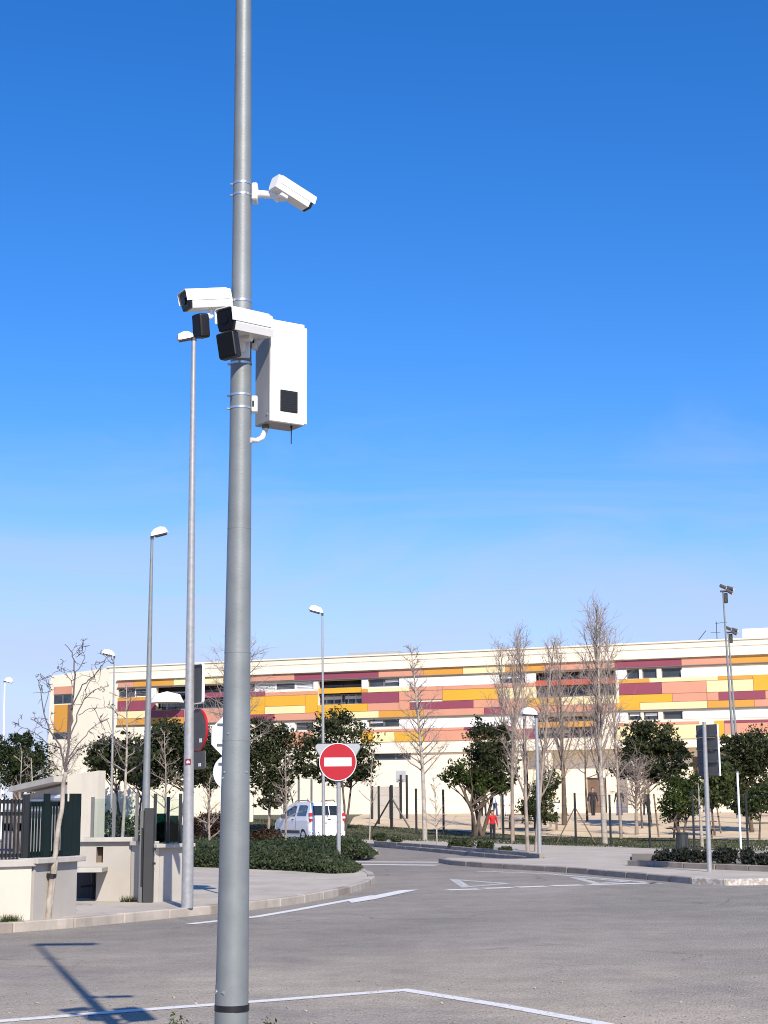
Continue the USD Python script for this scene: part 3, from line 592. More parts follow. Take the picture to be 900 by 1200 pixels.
# ------------------------------------------------------------------ vegetation builders
def branch(rng, p, d, length, r0_, r1_, n=5, bend=0.15, up=0.0):
    pts = [np.array(p)]; d = d / np.linalg.norm(d)
    for k in range(n):
        d = d + rng.normal(0, bend, 3) + np.array([0, 0, up]); d /= np.linalg.norm(d); pts.append(pts[-1] + d * length / n)
    return np.array(pts), np.linspace(r0_, r1_, n + 1)
def bare_tree(name, label, base, h, r, seed, style='round', spread=0.35, trunk_h=0.25, limbs=26, twigs=7, lean=(0, 0), bark='bark_pale', twig='twig_brown', tr=0.011, group=None, levels=2, trunks=1):
    rng = np.random.default_rng(seed); T = Th(name, label, 'tree', base, group=group)
    tw = []
    for q in range(trunks):
        off = np.zeros(3) if trunks == 1 else np.array([math.cos(q * 2.4 + seed) * .14, math.sin(q * 2.4 + seed) * .14, 0])
        tp, trr = branch(rng, off + [0, 0, -0.1], np.array([lean[0] + off[0] * .5, lean[1] + off[1] * .5, 1.0]), h * (.97 - .06 * q), r, 0.012, 12, 0.022, 0.03)
        T.part('trunk', TB(tp, trr, 8), bark, smooth=True)
        nl = max(4, limbs // trunks)
        for k in range(nl):
            t = trunk_h + (1 - trunk_h) * (k + rng.random()) / nl * 0.97
            f = t * 12; i = min(int(f), 11); p = tp[i] + (tp[i + 1] - tp[i]) * (f - i); rr = np.interp(f, range(13), trr)
            az = k * 2.4 + rng.uniform(-.5, .5)
            if style == 'upright':
                d = np.array([math.cos(az) * .42, math.sin(az) * .42, 1.0]); ll = h * spread * .72 * rng.uniform(.35, 1.15) * min(1.0, (1.22 - t) * 1.7) + .2; up_ = .08
            elif style == 'cone':
                d = np.array([math.cos(az), math.sin(az), .75]); ll = h * spread * (1.08 - t) * rng.uniform(.65, 1.1) + .2; up_ = .03
            else:
                d = np.array([math.cos(az), math.sin(az), .8 * rng.uniform(.3, 1.2)]); ll = h * spread * rng.uniform(.6, 1.1) * (1.2 - .6 * t); up_ = .04
            lp, lr = branch(rng, p, d, ll, min(rr * .75, .02 + ll * .012), .007, 5, .12, up_)
            tw.append(TB(lp, lr, 4, False))
            for m in range(twigs):
                s = rng.uniform(.15, 1.0) * 5; i2 = min(int(s), 4); p2 = lp[i2] + (lp[i2 + 1] - lp[i2]) * (s - i2)
                d2_ = lp[i2 + 1] - lp[i2]; d2_ /= np.linalg.norm(d2_); d2_ = d2_ + rng.normal(0, .55, 3) + [0, 0, .25 if style != 'round' else .1]
                l3 = ll * rng.uniform(.2, .5); p3, r3 = branch(rng, p2, d2_, l3, tr * 1.2, tr * .5, 3, .18, .03)
                tw.append(TB(p3, r3, 3, False))
                for w in range(levels):
                    j = rng.integers(1, 4); d4 = rng.normal(0, 1, 3) * .6 + d2_ / np.linalg.norm(d2_); p4, r4 = branch(rng, p3[j], d4, l3 * rng.uniform(.3, .7), tr * .8, tr * .4, 2, .2)
                    tw.append(TB(p4, r4, 3, False))
    T.part('branches', tw, twig)
    return T
def leaves(rng, P, N, size, asp=0.5, droop=0.0):
    """diamond leaves at points P; N outward directions"""
    n = len(P); a = rng.normal(0, 1, (n, 3)) + N * .3 + np.array([0, 0, -droop]); a /= np.linalg.norm(a, axis=1, keepdims=True)
    q = rng.normal(0, 1, (n, 3)) + N * 1.2 + [0, 0, .6]; b = np.cross(a, q); b /= np.linalg.norm(b, axis=1, keepdims=True) + 1e-9
    s = size * rng.uniform(.45, 1.6, (n, 1)); v = np.stack([P - a * s * .5, P + b * s * asp * .5, P + a * s * .5, P - b * s * asp * .5], 1).reshape(-1, 3)
    i = np.arange(n)[:, None] * 4
    return v, np.vstack([i + [0, 1, 2], i + [0, 2, 3]])
def crown_mesh(rng, blobs, n, size, asp=.55, clump=.35, droop=0.0):
    """blobs: (centre, radii, weight). Leaves gather in clumps over and inside each blob, so that gaps stay between the clumps"""
    P, N = [], []
    wsum = sum(b[2] for b in blobs)
    for c, r, w in blobs:
        c, r = np.array(c, float), np.array(r, float); k = max(6, int(34 * w)); m = int(n * w / wsum / k)
        cd = rng.normal(0, 1, (k, 3)); cd /= np.linalg.norm(cd, axis=1, keepdims=True)
        cr = rng.uniform(.2, 1.0, (k, 1)) ** .45 * np.where(rng.random((k, 1)) < .18, rng.uniform(1.05, 1.3, (k, 1)), 1.0)
        cc = cd * cr * r * (1 + rng.normal(0, .08, (k, 1)))
        for q in range(k):
            s = clump * r.min() * rng.uniform(.35, 1.3) * (.55 if cr[q, 0] > 1.0 else 1.0)
            g = rng.normal(0, 1, (int(m * rng.uniform(.4, 1.5) * (.35 if cr[q, 0] > 1.0 else 1.0)) + 4, 3)); g *= (rng.random((len(g), 1)) ** .5) * s / (np.linalg.norm(g, axis=1, keepdims=True) + 1e-9) * 1.25
            g[:, 2] *= .75
            P.append(c + cc[q] + g); N.append(np.repeat(cd[q][None], len(g), 0) * .6 + g / s)
    P, N = np.vstack(P), np.vstack(N)
    return leaves(rng, P, N, size, asp, droop)
def leafy_tree(name, label, base, h, crown, seed, leaf='leaf_dark', n=9000, size=.16, trunk_r=.1, trunks=1, fork=.3, spread=.35, clump=.5, asp=.55, bark='bark_brown', group=None, cat='tree'):
    """crown: list of (centre local, radii, weight)"""
    rng = np.random.default_rng(seed); T = Th(name, label, cat, base, group=group); parts = []
    for q in range(trunks):
        az = q * 2.2 + seed; d = np.array([math.cos(az) * .25 * (trunks > 1), math.sin(az) * .25 * (trunks > 1), 1.0])
        tp, tr_ = branch(rng, (0, 0, -.1), d, h * fork + h * .15, trunk_r, trunk_r * .6, 6, .06)
        parts.append(TB(tp, tr_, 8))
        for c, r, w in crown:
            for k in range(3):
                e = np.array(c) + rng.normal(0, .4, 3) * np.array(r); s = tp[-1 - k % 2]
                mid = (s + e) / 2 + rng.normal(0, .1, 3); parts.append(TB([s, mid, e], [trunk_r * .5, trunk_r * .3, .012], 5, False))
    T.part('trunk', parts, bark, smooth=True)
    T.part('crown', crown_mesh(rng, crown, n, size, asp, clump), leaf)
    return T
def blobcrown(base, items):
    """items: (x, y, rx_px, ry_px, weight[, dy]) in photo pixels at the tree's own distance -> local blobs"""
    out = []; k = mpp(base)
    for it in items:
        x, y, rx, ry, w = it[:5]; p = AT(x, y, base[1]) + [0, it[5] if len(it) > 5 else 0, 0]
        out.append((p - base, (rx * k, (rx + ry) / 2 * k, ry * k), w))
    return out
def GP(x, y):                              # point of the park ground at a pixel
    for Y in np.arange(40.0, 130.0, 0.05):
        p = AT(x, y, Y)
        if p[2] <= float(HZ(0, Y)): break
    return np.array([p[0], p[1], float(HZ(0, p[1]))])
def PY(x, Y, z=None):                      # point at distance Y on the park ground under column x
    z = float(HZ(0, Y)) if z is None else z
    p = AT(x, 950, Y); return np.array([p[0], Y, z])
def hedge(name, label, poly, z0, h, n, seed, leaf='leaf_hedge', size=.07, cat='hedge', taper=None):
    """poly: plan outline; a rounded mound of leaves over a dark core"""
    rng = np.random.default_rng(seed); c = np.array(poly.centroid.coords[0]); T = Th(name, label, cat, (c[0], c[1], z0))
    x0, y0, x1, y1 = poly.bounds
    from shapely import contains_xy, points as spts, distance
    P = rng.uniform((x0, y0), (x1, y1), (n * 4, 2)); P = P[contains_xy(poly, P[:, 0], P[:, 1])][:int(n * .55)]
    ring = poly.buffer(-.06).exterior; tt_ = rng.random(int(n * .6)) * ring.length; Q = np.array([ring.interpolate(t).coords[0] for t in tt_]); ctr = Q - c
    Q = Q + rng.normal(0, .07, Q.shape)
    def hgt(P_):
        bd = distance(poly.exterior, spts(P_)); bd = np.where(contains_xy(poly, P_[:, 0], P_[:, 1]), bd, 0); pr = np.sqrt(np.clip(bd / .5, 0, 1)) * .6 + .4
        if taper: pr = pr * (.35 + .65 * np.clip((taper[0] - P_[:, 0]) / taper[1], 0, 1))
        return h * pr * (.62 + .76 * meshkit.fbm(np.column_stack([P_ * 1.1, P_[:, 0] * 0]), 4, seed))
    zt_ = hgt(P); zP = zt_ - rng.random(len(P)) ** 2 * .25 * h + rng.normal(0, .03, len(P)) + (rng.random(len(P)) < .06) * rng.uniform(0, .16, len(P))
    zQ = hgt(Q) * rng.random(len(Q)) ** .85 * 1.15
    P3 = np.vstack([np.column_stack([P - c, zP]), np.column_stack([Q - c, zQ])])
    out = np.vstack([np.column_stack([P * 0, np.full(len(P), 1.0)]), np.column_stack([ctr / (np.linalg.norm(ctr, axis=1, keepdims=True) + 1e-9), np.full(len(Q), .35)])])
    T.part('foliage', leaves(rng, P3, out, size, .42), leaf)
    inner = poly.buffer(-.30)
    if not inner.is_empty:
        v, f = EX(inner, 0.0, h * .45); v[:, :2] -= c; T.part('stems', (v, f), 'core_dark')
    return T
def shrub(name, label, base, rx, h, seed, leaf='leaf_grey', n=900, size=.09, group=None):
    rng = np.random.default_rng(seed); T = Th(name, label, 'shrub', base, group=group)
    bl = [((rng.uniform(-.6, .6) * rx, rng.uniform(-.4, .4) * rx * .6, h * rng.uniform(.35, .6)), (rx * .55, rx * .45, h * .5), 1.0) for _ in range(4)]
    T.part('foliage', crown_mesh(rng, bl, n, size, .45, .42), leaf)
    st = [TB([(0, 0, -.05), (rng.normal(0, .3) * rx, rng.normal(0, .2) * rx, h * .6)], [.015, .006], 4, False) for _ in range(7)]
    T.part('stems', st, 'bark_brown'); return T

# ------------------------------------------------------------------ evergreen trees
def lt(name, label, base, items, seed, leaf, n, size=.17, **k):
    top = max(proj(base)[1] - (it[1] - it[3]) for it in items) * mpp(base)
    leafy_tree(name, label, base, top, blobcrown(base, items), seed, leaf, n, size, **k)
lt('evergreen_tree', 'dark round evergreen behind the white van with pale gaps in its crown', PY(404, 82), [(395, 864, 40, 28, 2.2), (372, 888, 34, 24, 1.7), (400, 905, 34, 16, 1.1), (415, 893, 26, 20, 1.2), (388, 846, 20, 14, .7), (425, 905, 12, 12, .4), (352, 905, 12, 10, .3)], 11, 'leaf_dark', 11000, .16, trunk_r=.07, trunks=2, clump=.50)
lt('evergreen_tree', 'dark evergreen just right of the main pole, left of the van', PY(315, 82), [(315, 868, 28, 22, 2), (308, 898, 26, 26, 1.8), (318, 930, 20, 18, 1.0), (325, 915, 18, 16, 1), (300, 850, 16, 10, .5)], 12, 'leaf_dark', 9500, .16, trunk_r=.08, clump=.50, bark='bark_grey')
lt('evergreen_tree', 'dark evergreen behind the round traffic sign on the left', PY(210, 82), [(205, 870, 34, 26, 2.2), (185, 892, 30, 26, 1.7), (225, 895, 26, 24, 1.4), (175, 905, 20, 16, .8)], 13, 'leaf_dark', 12000, .18, trunk_r=.1)
lt('evergreen_tree', 'low dark evergreen before the cream end wall of the school', PY(140, 88), [(128, 884, 26, 18, 1.5), (150, 880, 18, 20, 1.0), (118, 898, 18, 14, .8)], 14, 'leaf_dark', 8000, .18, trunk_r=.09)
lt('pine_tree', 'broad pine at the left edge above the dark railing', PY(22, 60), [(20, 890, 34, 24, 2.4), (5, 905, 30, 24, 1.5), (40, 905, 20, 22, 1.2), (28, 866, 14, 8, .6), (8, 880, 16, 12, .6), (46, 884, 8, 10, .4)], 15, 'leaf_pine', 14000, .13, trunk_r=.12, asp=.3)
lt('round_tree', 'dense dark tree with paler lower leaves left of the twin bare poplars', PY(565, 76), [(568, 868, 21, 26, 1.8), (580, 898, 25, 28, 2.2), (560, 912, 18, 16, 1.1), (590, 870, 12, 22, .8)], 16, 'leaf_dark', 9000, .15, trunk_r=.1, trunks=2, clump=.50)
lt('round_tree', 'light green low tree with a dark forked trunk behind the red child', PY(556, 75.3), [(545, 905, 20, 14, .9), (565, 920, 24, 12, 1.0), (590, 918, 14, 12, .6), (530, 912, 12, 9, .4)], 17, 'leaf_light', 4200, .13, trunk_r=.1, trunks=2, clump=.50)
lt('round_tree', 'green leafy shrub tree beside the white post box', PY(632, 80), [(632, 935, 18, 22, 1.6), (645, 915, 14, 14, .7), (622, 950, 14, 14, .8), (640, 955, 16, 10, .7)], 18, 'leaf_mid', 5200, .13, trunk_r=.06, trunks=2, clump=.50)
lt('magnolia_tree', 'tall dark broadleaf tree under the school windows with pale glinting leaves below', PY(762, 84), [(762, 862, 30, 18, 1.6), (745, 878, 22, 16, 1.0), (782, 875, 20, 14, 1.0), (760, 882, 34, 14, 1.0)], 19, 'leaf_dark', 9000, .17, trunk_r=.09, clump=.50)
lt('magnolia_tree', 'pale speckled lower tree in front of the tall dark broadleaf', PY(752, 82.5), [(748, 900, 32, 13, 1.4), (780, 905, 24, 16, 1.1), (800, 890, 14, 12, .5)], 20, 'leaf_pale', 5200, .16, trunk_r=.06, clump=.50)
lt('round_tree', 'yellow green bushy tree with several stems behind the litter bin', PY(797, 64), [(795, 935, 22, 20, 1.6), (805, 915, 16, 14, .8), (785, 945, 14, 14, .8), (812, 940, 14, 18, .8)], 21, 'leaf_light', 5200, .11, trunk_r=.06, trunks=4, fork=.2, clump=.50)
lt('round_tree', 'large dark tree filling the right edge beyond the thin white pole', PY(880, 78), [(875, 885, 30, 24, 2), (895, 880, 26, 28, 1.6), (850, 900, 20, 24, 1.3), (880, 920, 34, 24, 2), (858, 875, 12, 14, .6), (845, 925, 14, 16, .8)], 22, 'leaf_dark', 15000, .16, trunk_r=.12, clump=.50)
lt('round_tree', 'dark green tree between the notice board post and the large edge tree', PY(836, 74), [(836, 905, 16, 20, 1.2), (842, 930, 18, 18, 1.2), (828, 930, 10, 16, .6)], 23, 'leaf_mid', 5200, .14, trunk_r=.06, clump=.50)
lt('round_tree', 'small blue green tree low at the right edge behind the fence post', PY(888, 66), [(885, 940, 22, 14, 1.3), (870, 945, 12, 10, .6), (898, 932, 14, 14, .8)], 24, 'leaf_mid', 4200, .12, trunk_r=.05)

lt('evergreen_tree', 'dark evergreen filling the gap left of the slim gate lamp', PY(165, 86), [(160, 892, 20, 20, 1.4), (172, 910, 18, 14, 1.0), (150, 908, 14, 12, .6)], 25, 'leaf_dark', 8000, .17, trunk_r=.08)
lt('evergreen_tree', 'dark evergreen seen between the galvanised lamp pole and the foreground pole', PY(246, 84), [(244, 885, 22, 24, 1.6), (250, 908, 18, 16, 1.0), (232, 905, 14, 14, .7)], 26, 'leaf_dark', 8500, .17, trunk_r=.08)
# ------------------------------------------------------------------ bare trees of the park
def bt(name, label, x, yb, ytop, r, seed, Y=None, **k):
    base = GP(x, yb) if Y is None else PY(x, Y)
    bare_tree(name, label, base, zat(base, ytop) - base[2], r, seed, **k)
bt('bare_tree', 'bare cone shaped tree with pale trunk left of the playground fence', 498, 985, 742, .115, 31, style='cone', spread=.22, trunk_h=.32, limbs=44, twigs=11, bark='bark_pale', tr=0.0071)
bt('bare_tree', 'bare upright tree just left of the short street lamp', 624, 998, 738, .07, 32, style='upright', spread=.27, trunk_h=.22, limbs=38, twigs=11, trunks=2, bark='bark_grey', tr=0.0064)
bt('bare_tree', 'bare thin tree behind and left of the short street lamp', 600, 990, 742, .09, 33, Y=66, style='upright', spread=.30, trunk_h=.3, limbs=32, twigs=11, bark='bark_grey', tr=0.0071)
bt('bare_tree', 'bare spreading tree in front of the covered playground', 661, 960, 764, .15, 34, Y=86, style='upright', spread=.42, trunk_h=.22, limbs=34, twigs=11, bark='bark_brown', tr=0.0082)
bt('bare_tree', 'tallest bare poplar rising above the school roof', 709, 989, 704, .12, 35, style='upright', spread=.30, trunk_h=.24, limbs=54, twigs=11, trunks=1, bark='bark_pale', tr=0.0071)
bt('bare_tree', 'second bare poplar tight against the tallest one on its right', 727, 975, 735, .08, 36, Y=70, style='upright', spread=.20, trunk_h=.25, limbs=32, twigs=11, bark='bark_grey', tr=0.0071)
bt('bare_tree', 'small bare tree with a wide twiggy crown on the sand', 745, 970, 893, .10, 37, Y=76, style='round', spread=.42, trunk_h=.35, limbs=38, twigs=12, bark='bark_grey', tr=0.0076)
bt('sapling', 'thin white barked sapling at the lawn edge near the far kerb', 433, 984, 870, .035, 38, style='cone', spread=.18, trunk_h=.35, limbs=12, twigs=5, bark='bark_pale', tr=0.0051)
bt('sapling', 'thin sapling right of the pale trunked bare tree', 512, 990, 905, .035, 39, style='cone', spread=.25, trunk_h=.2, limbs=17, twigs=5, bark='bark_pale', tr=0.0051)
bt('sapling', 'slim pale trunk standing behind the white sign pole on the right', 821, 1002, 912, .075, 40, Y=56, style='cone', spread=.2, trunk_h=.45, limbs=8, twigs=4, bark='bark_pale', tr=0.0057)
bt('bare_tree', 'bare trees behind the main pole with twigs over the school roof', 282, 960, 747, .11, 41, Y=80, style='round', spread=.27, trunk_h=.45, limbs=32, twigs=10, bark='bark_brown', tr=0.0076)
bt('bare_tree', 'bare tree behind the main pole reaching left over the roof', 262, 960, 768, .09, 42, Y=72, style='round', spread=.27, trunk_h=.5, limbs=23, twigs=8, bark='bark_brown', tr=0.0071)
bt('bare_tree', 'slender bare tree in front of the dark evergreens on the left', 194, 960, 850, .05, 43, Y=60, style='cone', spread=.25, trunk_h=.3, limbs=23, twigs=7, bark='bark_grey', tr=0.0057)
bt('bare_tree', 'slender bare tree with pale trunk behind the glass screen', 143, 960, 790, .06, 44, Y=48, style='round', spread=.22, trunk_h=.45, limbs=15, twigs=7, bark='bark_pale', tr=0.0051)
bt('bare_tree', 'thin bare tree standing by the evergreen right of the main pole', 335, 965, 880, .05, 45, Y=62, style='cone', spread=.28, trunk_h=.3, limbs=20, twigs=7, bark='bark_grey', tr=0.0057)
bt('sapling', 'thin bare sapling before the pine at the left edge', 22, 940, 872, .03, 46, Y=44, style='cone', spread=.2, trunk_h=.25, limbs=11, twigs=5, bark='bark_pale', tr=0.0045)
bt('sapling', 'thin bare sapling between the pine and the gatehouse roof', 43, 940, 880, .03, 47, Y=46, style='cone', spread=.24, trunk_h=.25, limbs=11, twigs=5, bark='bark_pale', tr=0.0045)
bt('bare_tree', 'reddish brown bare tree left of the school end wall', 66, 930, 860, .06, 48, Y=75, style='round', spread=.3, trunk_h=.3, limbs=28, twigs=11, bark='bark_pale', tr=0.0089)
bt('bare_tree', 'small bare tree right of the galvanised lamp pole above the hedge', 246, 985, 905, .05, 49, Y=52, style='cone', spread=.3, trunk_h=.2, limbs=17, twigs=5, bark='bark_grey', tr=0.0057)

bt('bare_tree', 'low tangled bare tree just right of the short street lamp', 645, 965, 812, .06, 51, Y=84, style='round', spread=.32, trunk_h=.3, limbs=28, twigs=9, bark='bark_grey', tr=.009)
bt('bare_tree', 'bare tree in front of the brown school door', 688, 962, 790, .07, 52, Y=90, style='round', spread=.28, trunk_h=.3, limbs=28, twigs=9, bark='bark_brown', tr=.009)
bt('bare_tree', 'bare tree between the dark round tree and the twin bare poplars', 588, 965, 748, .07, 53, Y=82, style='upright', spread=.26, trunk_h=.3, limbs=36, twigs=9, bark='bark_grey', tr=.008)

# near bare tree at the left kerb: its limbs follow the photograph
tb = G(53, 1077, .12); Yt = tb[1]
T = Th('pavement_tree', 'bare leaning street tree with strapped stakes before the left wall', 'tree', tb)
rng = np.random.default_rng(77)
def limb(px, r_a, r_b, dy=0.0, n=6):
    pts = [AT(x, y, Yt + dy * k / (len(px) - 1)) - tb for k, (x, y) in enumerate(px)]
    P = np.array(pts); s = np.linspace(0, len(P) - 1, len(P) * 3); P = np.stack([np.interp(s, range(len(P)), P[:, j]) for j in range(3)], 1)
    P[1:-1] += rng.normal(0, .008, P[1:-1].shape)
    return P, np.linspace(r_a, r_b, len(P))
trunk = limb([(56, 1082), (60, 1040), (65, 1000), (70, 960), (75, 920), (77, 905)], .042, .027)
T.part('trunk', TB(*trunk, 10), 'bark_pale', smooth=True)
LB = [([(77, 905), (80, 870), (83, 840), (86, 815), (88, 790), (86, 772), (83, 760), (76, 755)], .026, .006, .1), ([(77, 905), (72, 878), (60, 858), (52, 835), (46, 805), (44, 796)], .02, .005, -.2),
      ([(80, 870), (90, 840), (98, 820), (112, 808), (126, 804)], .014, .004, .3), ([(84, 830), (95, 805), (108, 795), (118, 782), (124, 772)], .014, .004, -.3), ([(86, 815), (84, 800), (78, 790), (70, 786)], .010, .003, .2),
      ([(76, 900), (90, 880), (104, 872), (118, 868)], .012, .003, -.2), ([(78, 890), (95, 868), (110, 850), (128, 842)], .012, .003, .35), ([(72, 878), (58, 872), (44, 862), (30, 852), (14, 848)], .012, .003, .3), ([(60, 858), (48, 850), (36, 842)], .009, .003, -.3),
      ([(88, 790), (96, 778), (100, 768), (96, 760)], .009, .004, .1), ([(52, 835), (56, 815), (58, 803), (54, 796)], .008, .003, .1), ([(98, 820), (104, 800), (112, 790), (122, 776), (134, 772)], .009, .003, .1), ([(92, 838), (108, 830), (124, 828), (132, 830)], .008, .003, .2),
      ([(80, 868), (66, 858), (60, 846)], .008, .003, .1), ([(124, 842), (132, 862), (140, 880)], .006, .002, .1), ([(110, 830), (120, 850), (128, 872)], .006, .002, .2)]
tw = []
for px, ra, rb, dy in LB:
    P, R = limb(px, ra * .8, rb * .8, dy); tw.append(TB(P, R, 6, False))
    for k in range(9):
        i = rng.integers(len(P) // 3, len(P)); d = rng.normal(0, 1, 3) + [0, 0, .3]; q, qr = branch(rng, P[i], d, rng.uniform(.06, .25), .0045, .002, 4, .35); tw.append(TB(q, qr, 4, False))
        if i > len(P) * .7:
            for w in range(2): q2, r2_ = branch(rng, q[-2], rng.normal(0, 1, 3), .07, .006, .004, 3, .5); tw.append(TB(q2, r2_, 4, False))
T.part('branches', tw, 'twig_dark')
for dx, lean in ((-.055, .05), (.05, .07)):
    T.part('stake', CY((dx, .03, -.05), (dx + lean * 1.2, -.01, 0.78), .022, 8), 'bark_pale')
sp = limb([(60, 1028), (60.5, 1025)], .075, .075)[0]
T.part('strap', CY(sp[0], sp[-1] + [0, 0, .015], .07, 12), 'black_plastic')

# ------------------------------------------------------------------ hedges and shrubs
hd = Polygon(PG([(180, 1014), (228, 1016), (290, 1018), (350, 1021), (390, 1024), (412, 1023), (419, 1018), (400, 1011), (330, 1008), (180, 1006)], .12))
hedge('hedge', 'long dark green clipped hedge on the left pavement, the sign pole rising from it', hd, .12, .50, 42000, 61, size=.085, taper=(float(G(420, 1020, .12)[0]), 1.1))
hd2 = Polygon(PG([(345, 1001), (400, 1003.5), (430, 1004), (439, 1001.5), (430, 998.5), (345, 997)], .12))
hedge('hedge', 'smaller hedge on the traffic island below the van', hd2, .12, .48, 13000, 62, size=.09, taper=(float(G(440, 1001, .12)[0]), .7))
for k, (x0, x1, Y, h, leaf, lab) in enumerate([(222, 290, 58, 1.25, 'leaf_brown', 'brownish loose hedge behind the long hedge left of the van'), (292, 330, 56, .75, 'leaf_brown', 'loose brownish bush strip hiding the front of the van'), (110, 215, 52, 1.3, 'leaf_hedge', 'tall hedge behind the glass screens on the left')]):
    a, b = PY(x0, Y, 0), PY(x1, Y, 0)
    hedge('hedge', lab, Polygon([(a[0], Y - .5), (b[0], Y - .5), (b[0], Y + .7), (a[0], Y + .7)]), .1 if k != 2 else .05, h, 7000, 63 + k, leaf, .10)
# planting bed at the right with its own edging
bed = Polygon(PG([(735, 1014.5), (800, 1017.5), (860, 1020), (920, 1022.5), (1010, 1026), (1010, 1002), (735, 1004)], .12))
bp = struct('planting_bed', EX(bed.buffer(-.13), .10, .21), 'earth')
kerb(bp, [tuple(G(x, y, .12)[:2]) for x, y in [(735, 1014.5), (800, 1017.5), (860, 1020), (920, 1022.5), (1010, 1026)]], 'kerb_stone_brown', h=.25, w=.14, side=1, seed=8, zbase=.10)
bed2 = [tuple(G(x, y, .12)[:2]) for x, y in [(438, 989), (480, 992), (520, 995), (560, 998.5), (600, 1002), (632, 1005.5)]]
kerb(pf, bed2, 'kerb_stone_brown', h=.24, w=.12, side=1, seed=9, zbase=.10)
for k, (x, y, w, h) in enumerate([(778, 1009, 16, 13), (800, 1010, 15, 14), (822, 1011, 16, 15), (848, 1012, 18, 19), (872, 1013, 16, 17), (898, 1015, 18, 14)]):
    b = G(x, y, .21); kx = mpp(b)
    shrub('bed_shrub', ['first', 'second', 'third', 'fourth', 'fifth', 'sixth'][k] + ' low grey green shrub from the left in the right planting bed', b, w * kx * .9, h * kx, 80 + k, n=1300, size=.085, group='low shrubs in the right planting bed')
for k, (x, y, w, h, lab) in enumerate([(447, 986, 9, 10, 'round dark shrub right of the white sapling at the far kerb'), (466, 988, 10, 8, 'low dark shrub second from the white sapling at the far kerb'), (545, 995, 18, 11, 'wide low dark shrub on the far kerb left of the red child'), (568, 996, 9, 9, 'low dark shrub on the far kerb below the red child'), (592, 999, 7, 6, 'tiny dark shrub on the far kerb right of the red child')]):
    b = G(x, y, .13); kx = mpp(b); shrub('kerb_shrub', lab, b, w * kx, h * kx, 90 + k, 'leaf_hedge', 1000, .10)
# lawn blades and fallen tufts
rng = np.random.default_rng(5)
def blades(n, sampler, hgt, wid):
    P = sampler(n); a = rng.uniform(0, 2 * math.pi, len(P)); h = hgt * rng.uniform(.5, 1.4, len(P)); w = wid
    v = np.stack([P + np.stack([np.cos(a) * w, np.sin(a) * w, a * 0], 1), P - np.stack([np.cos(a) * w, np.sin(a) * w, a * 0], 1), P + np.stack([rng.normal(0, .4, len(P)) * h, rng.normal(0, .4, len(P)) * h, h], 1)], 1).reshape(-1, 3)
    return v, np.arange(len(v)).reshape(-1, 3)
def lawn_s(n):
    X = rng.uniform(-10, 24, n); lo, hi = edgeY(X), sandY(X); Y = lo + (hi - lo) * rng.random(n) ** 1.0 + rng.normal(0, .3, n); return np.column_stack([X, Y, HZ(X, Y) - .01])
single('lawn_grass', blades(30000, lawn_s, .075, .018), 'grass_blade', 'short green grass along the park edge behind the far pavement', 'grass', kind='stuff')
# foreground weeds in front of the main pole, each a small plant
def weed(x, y, h, seed, lab, col='weed_leaf'):
    r = np.random.default_rng(seed); b = G(x, y, .015); T = Th('weed', lab, 'weed', b); st, P, N = [], [], []
    for k in range(5):
        q, qr = branch(r, (r.normal(0, .02), r.normal(0, .02), -.01), np.array([r.normal(0, .35), r.normal(0, .35), 1.0]), h * r.uniform(.6, 1.1), .003, .001, 5, .15); st.append(TB(q, qr, 4, False))
        for p in q[1:]:
            for w in range(3): P.append(p + r.normal(0, .012, 3)); N.append(r.normal(0, 1, 3))
    T.part('stem', st, 'dry_weed'); T.part('foliage', leaves(r, np.array(P), np.array(N), .028, .45), col)
for k, (x, h) in enumerate([(208, .17), (213, .13), (232, .10), (246, .09), (303, .10), (312, .15), (320, .10)]):
    weed(x, 1214, h, 300 + k, ['tall', 'second', 'small', 'tiny', 'low', 'bushy', 'thin'][k] + ' green weed ' + ('left of the main pole foot' if x < 260 else 'right of the main pole foot'))
def grit(n, x0, x1, y0, y1, seed):
    r = np.random.default_rng(seed); P = np.array([G(r.uniform(x0, x1), y0 + (y1 - y0) * r.random() ** .7, .005) for _ in range(n)])
    t = np.array([[1, 1, 1], [1, -1, -1], [-1, 1, -1], [-1, -1, 1]], float); sz = r.uniform(.002, .006, (n, 1, 1)) * np.where(r.random((n, 1, 1)) < .05, 2.0, 1)
    v = (P[:, None] + (t[None] + r.normal(0, .35, (n, 4, 3))) * sz * [1, 1, .6]).reshape(-1, 3); o = np.arange(n)[:, None] * 4
    return v, np.vstack([o + [0, 1, 2], o + [0, 3, 1], o + [0, 2, 3], o + [1, 3, 2]])
single('gravel', grit(1500, -40, 940, 1140, 1215, 9), 'grit_stone', 'loose light grit scattered over the asphalt of the parking bay in the foreground', 'gravel', kind='stuff')
def tuft(x, y, z, n, h, r, lab, m='grass_blade'):
    b = G(x, y, z); single('grass_tuft', XF(blades(n, lambda k: np.column_stack([rng.normal(0, r, k), rng.normal(0, r * .3, k), np.zeros(k)]), h, .005), t=b), m, lab, 'grass', kind='stuff')
tuft(12, 1081, .12, 260, .09, .07, 'grass tuft growing at the foot of the cream wall on the left', 'weed_leaf')
tuft(152, 1057, .12, 160, .09, .07, 'grass tuft at the foot of the dark gate post')

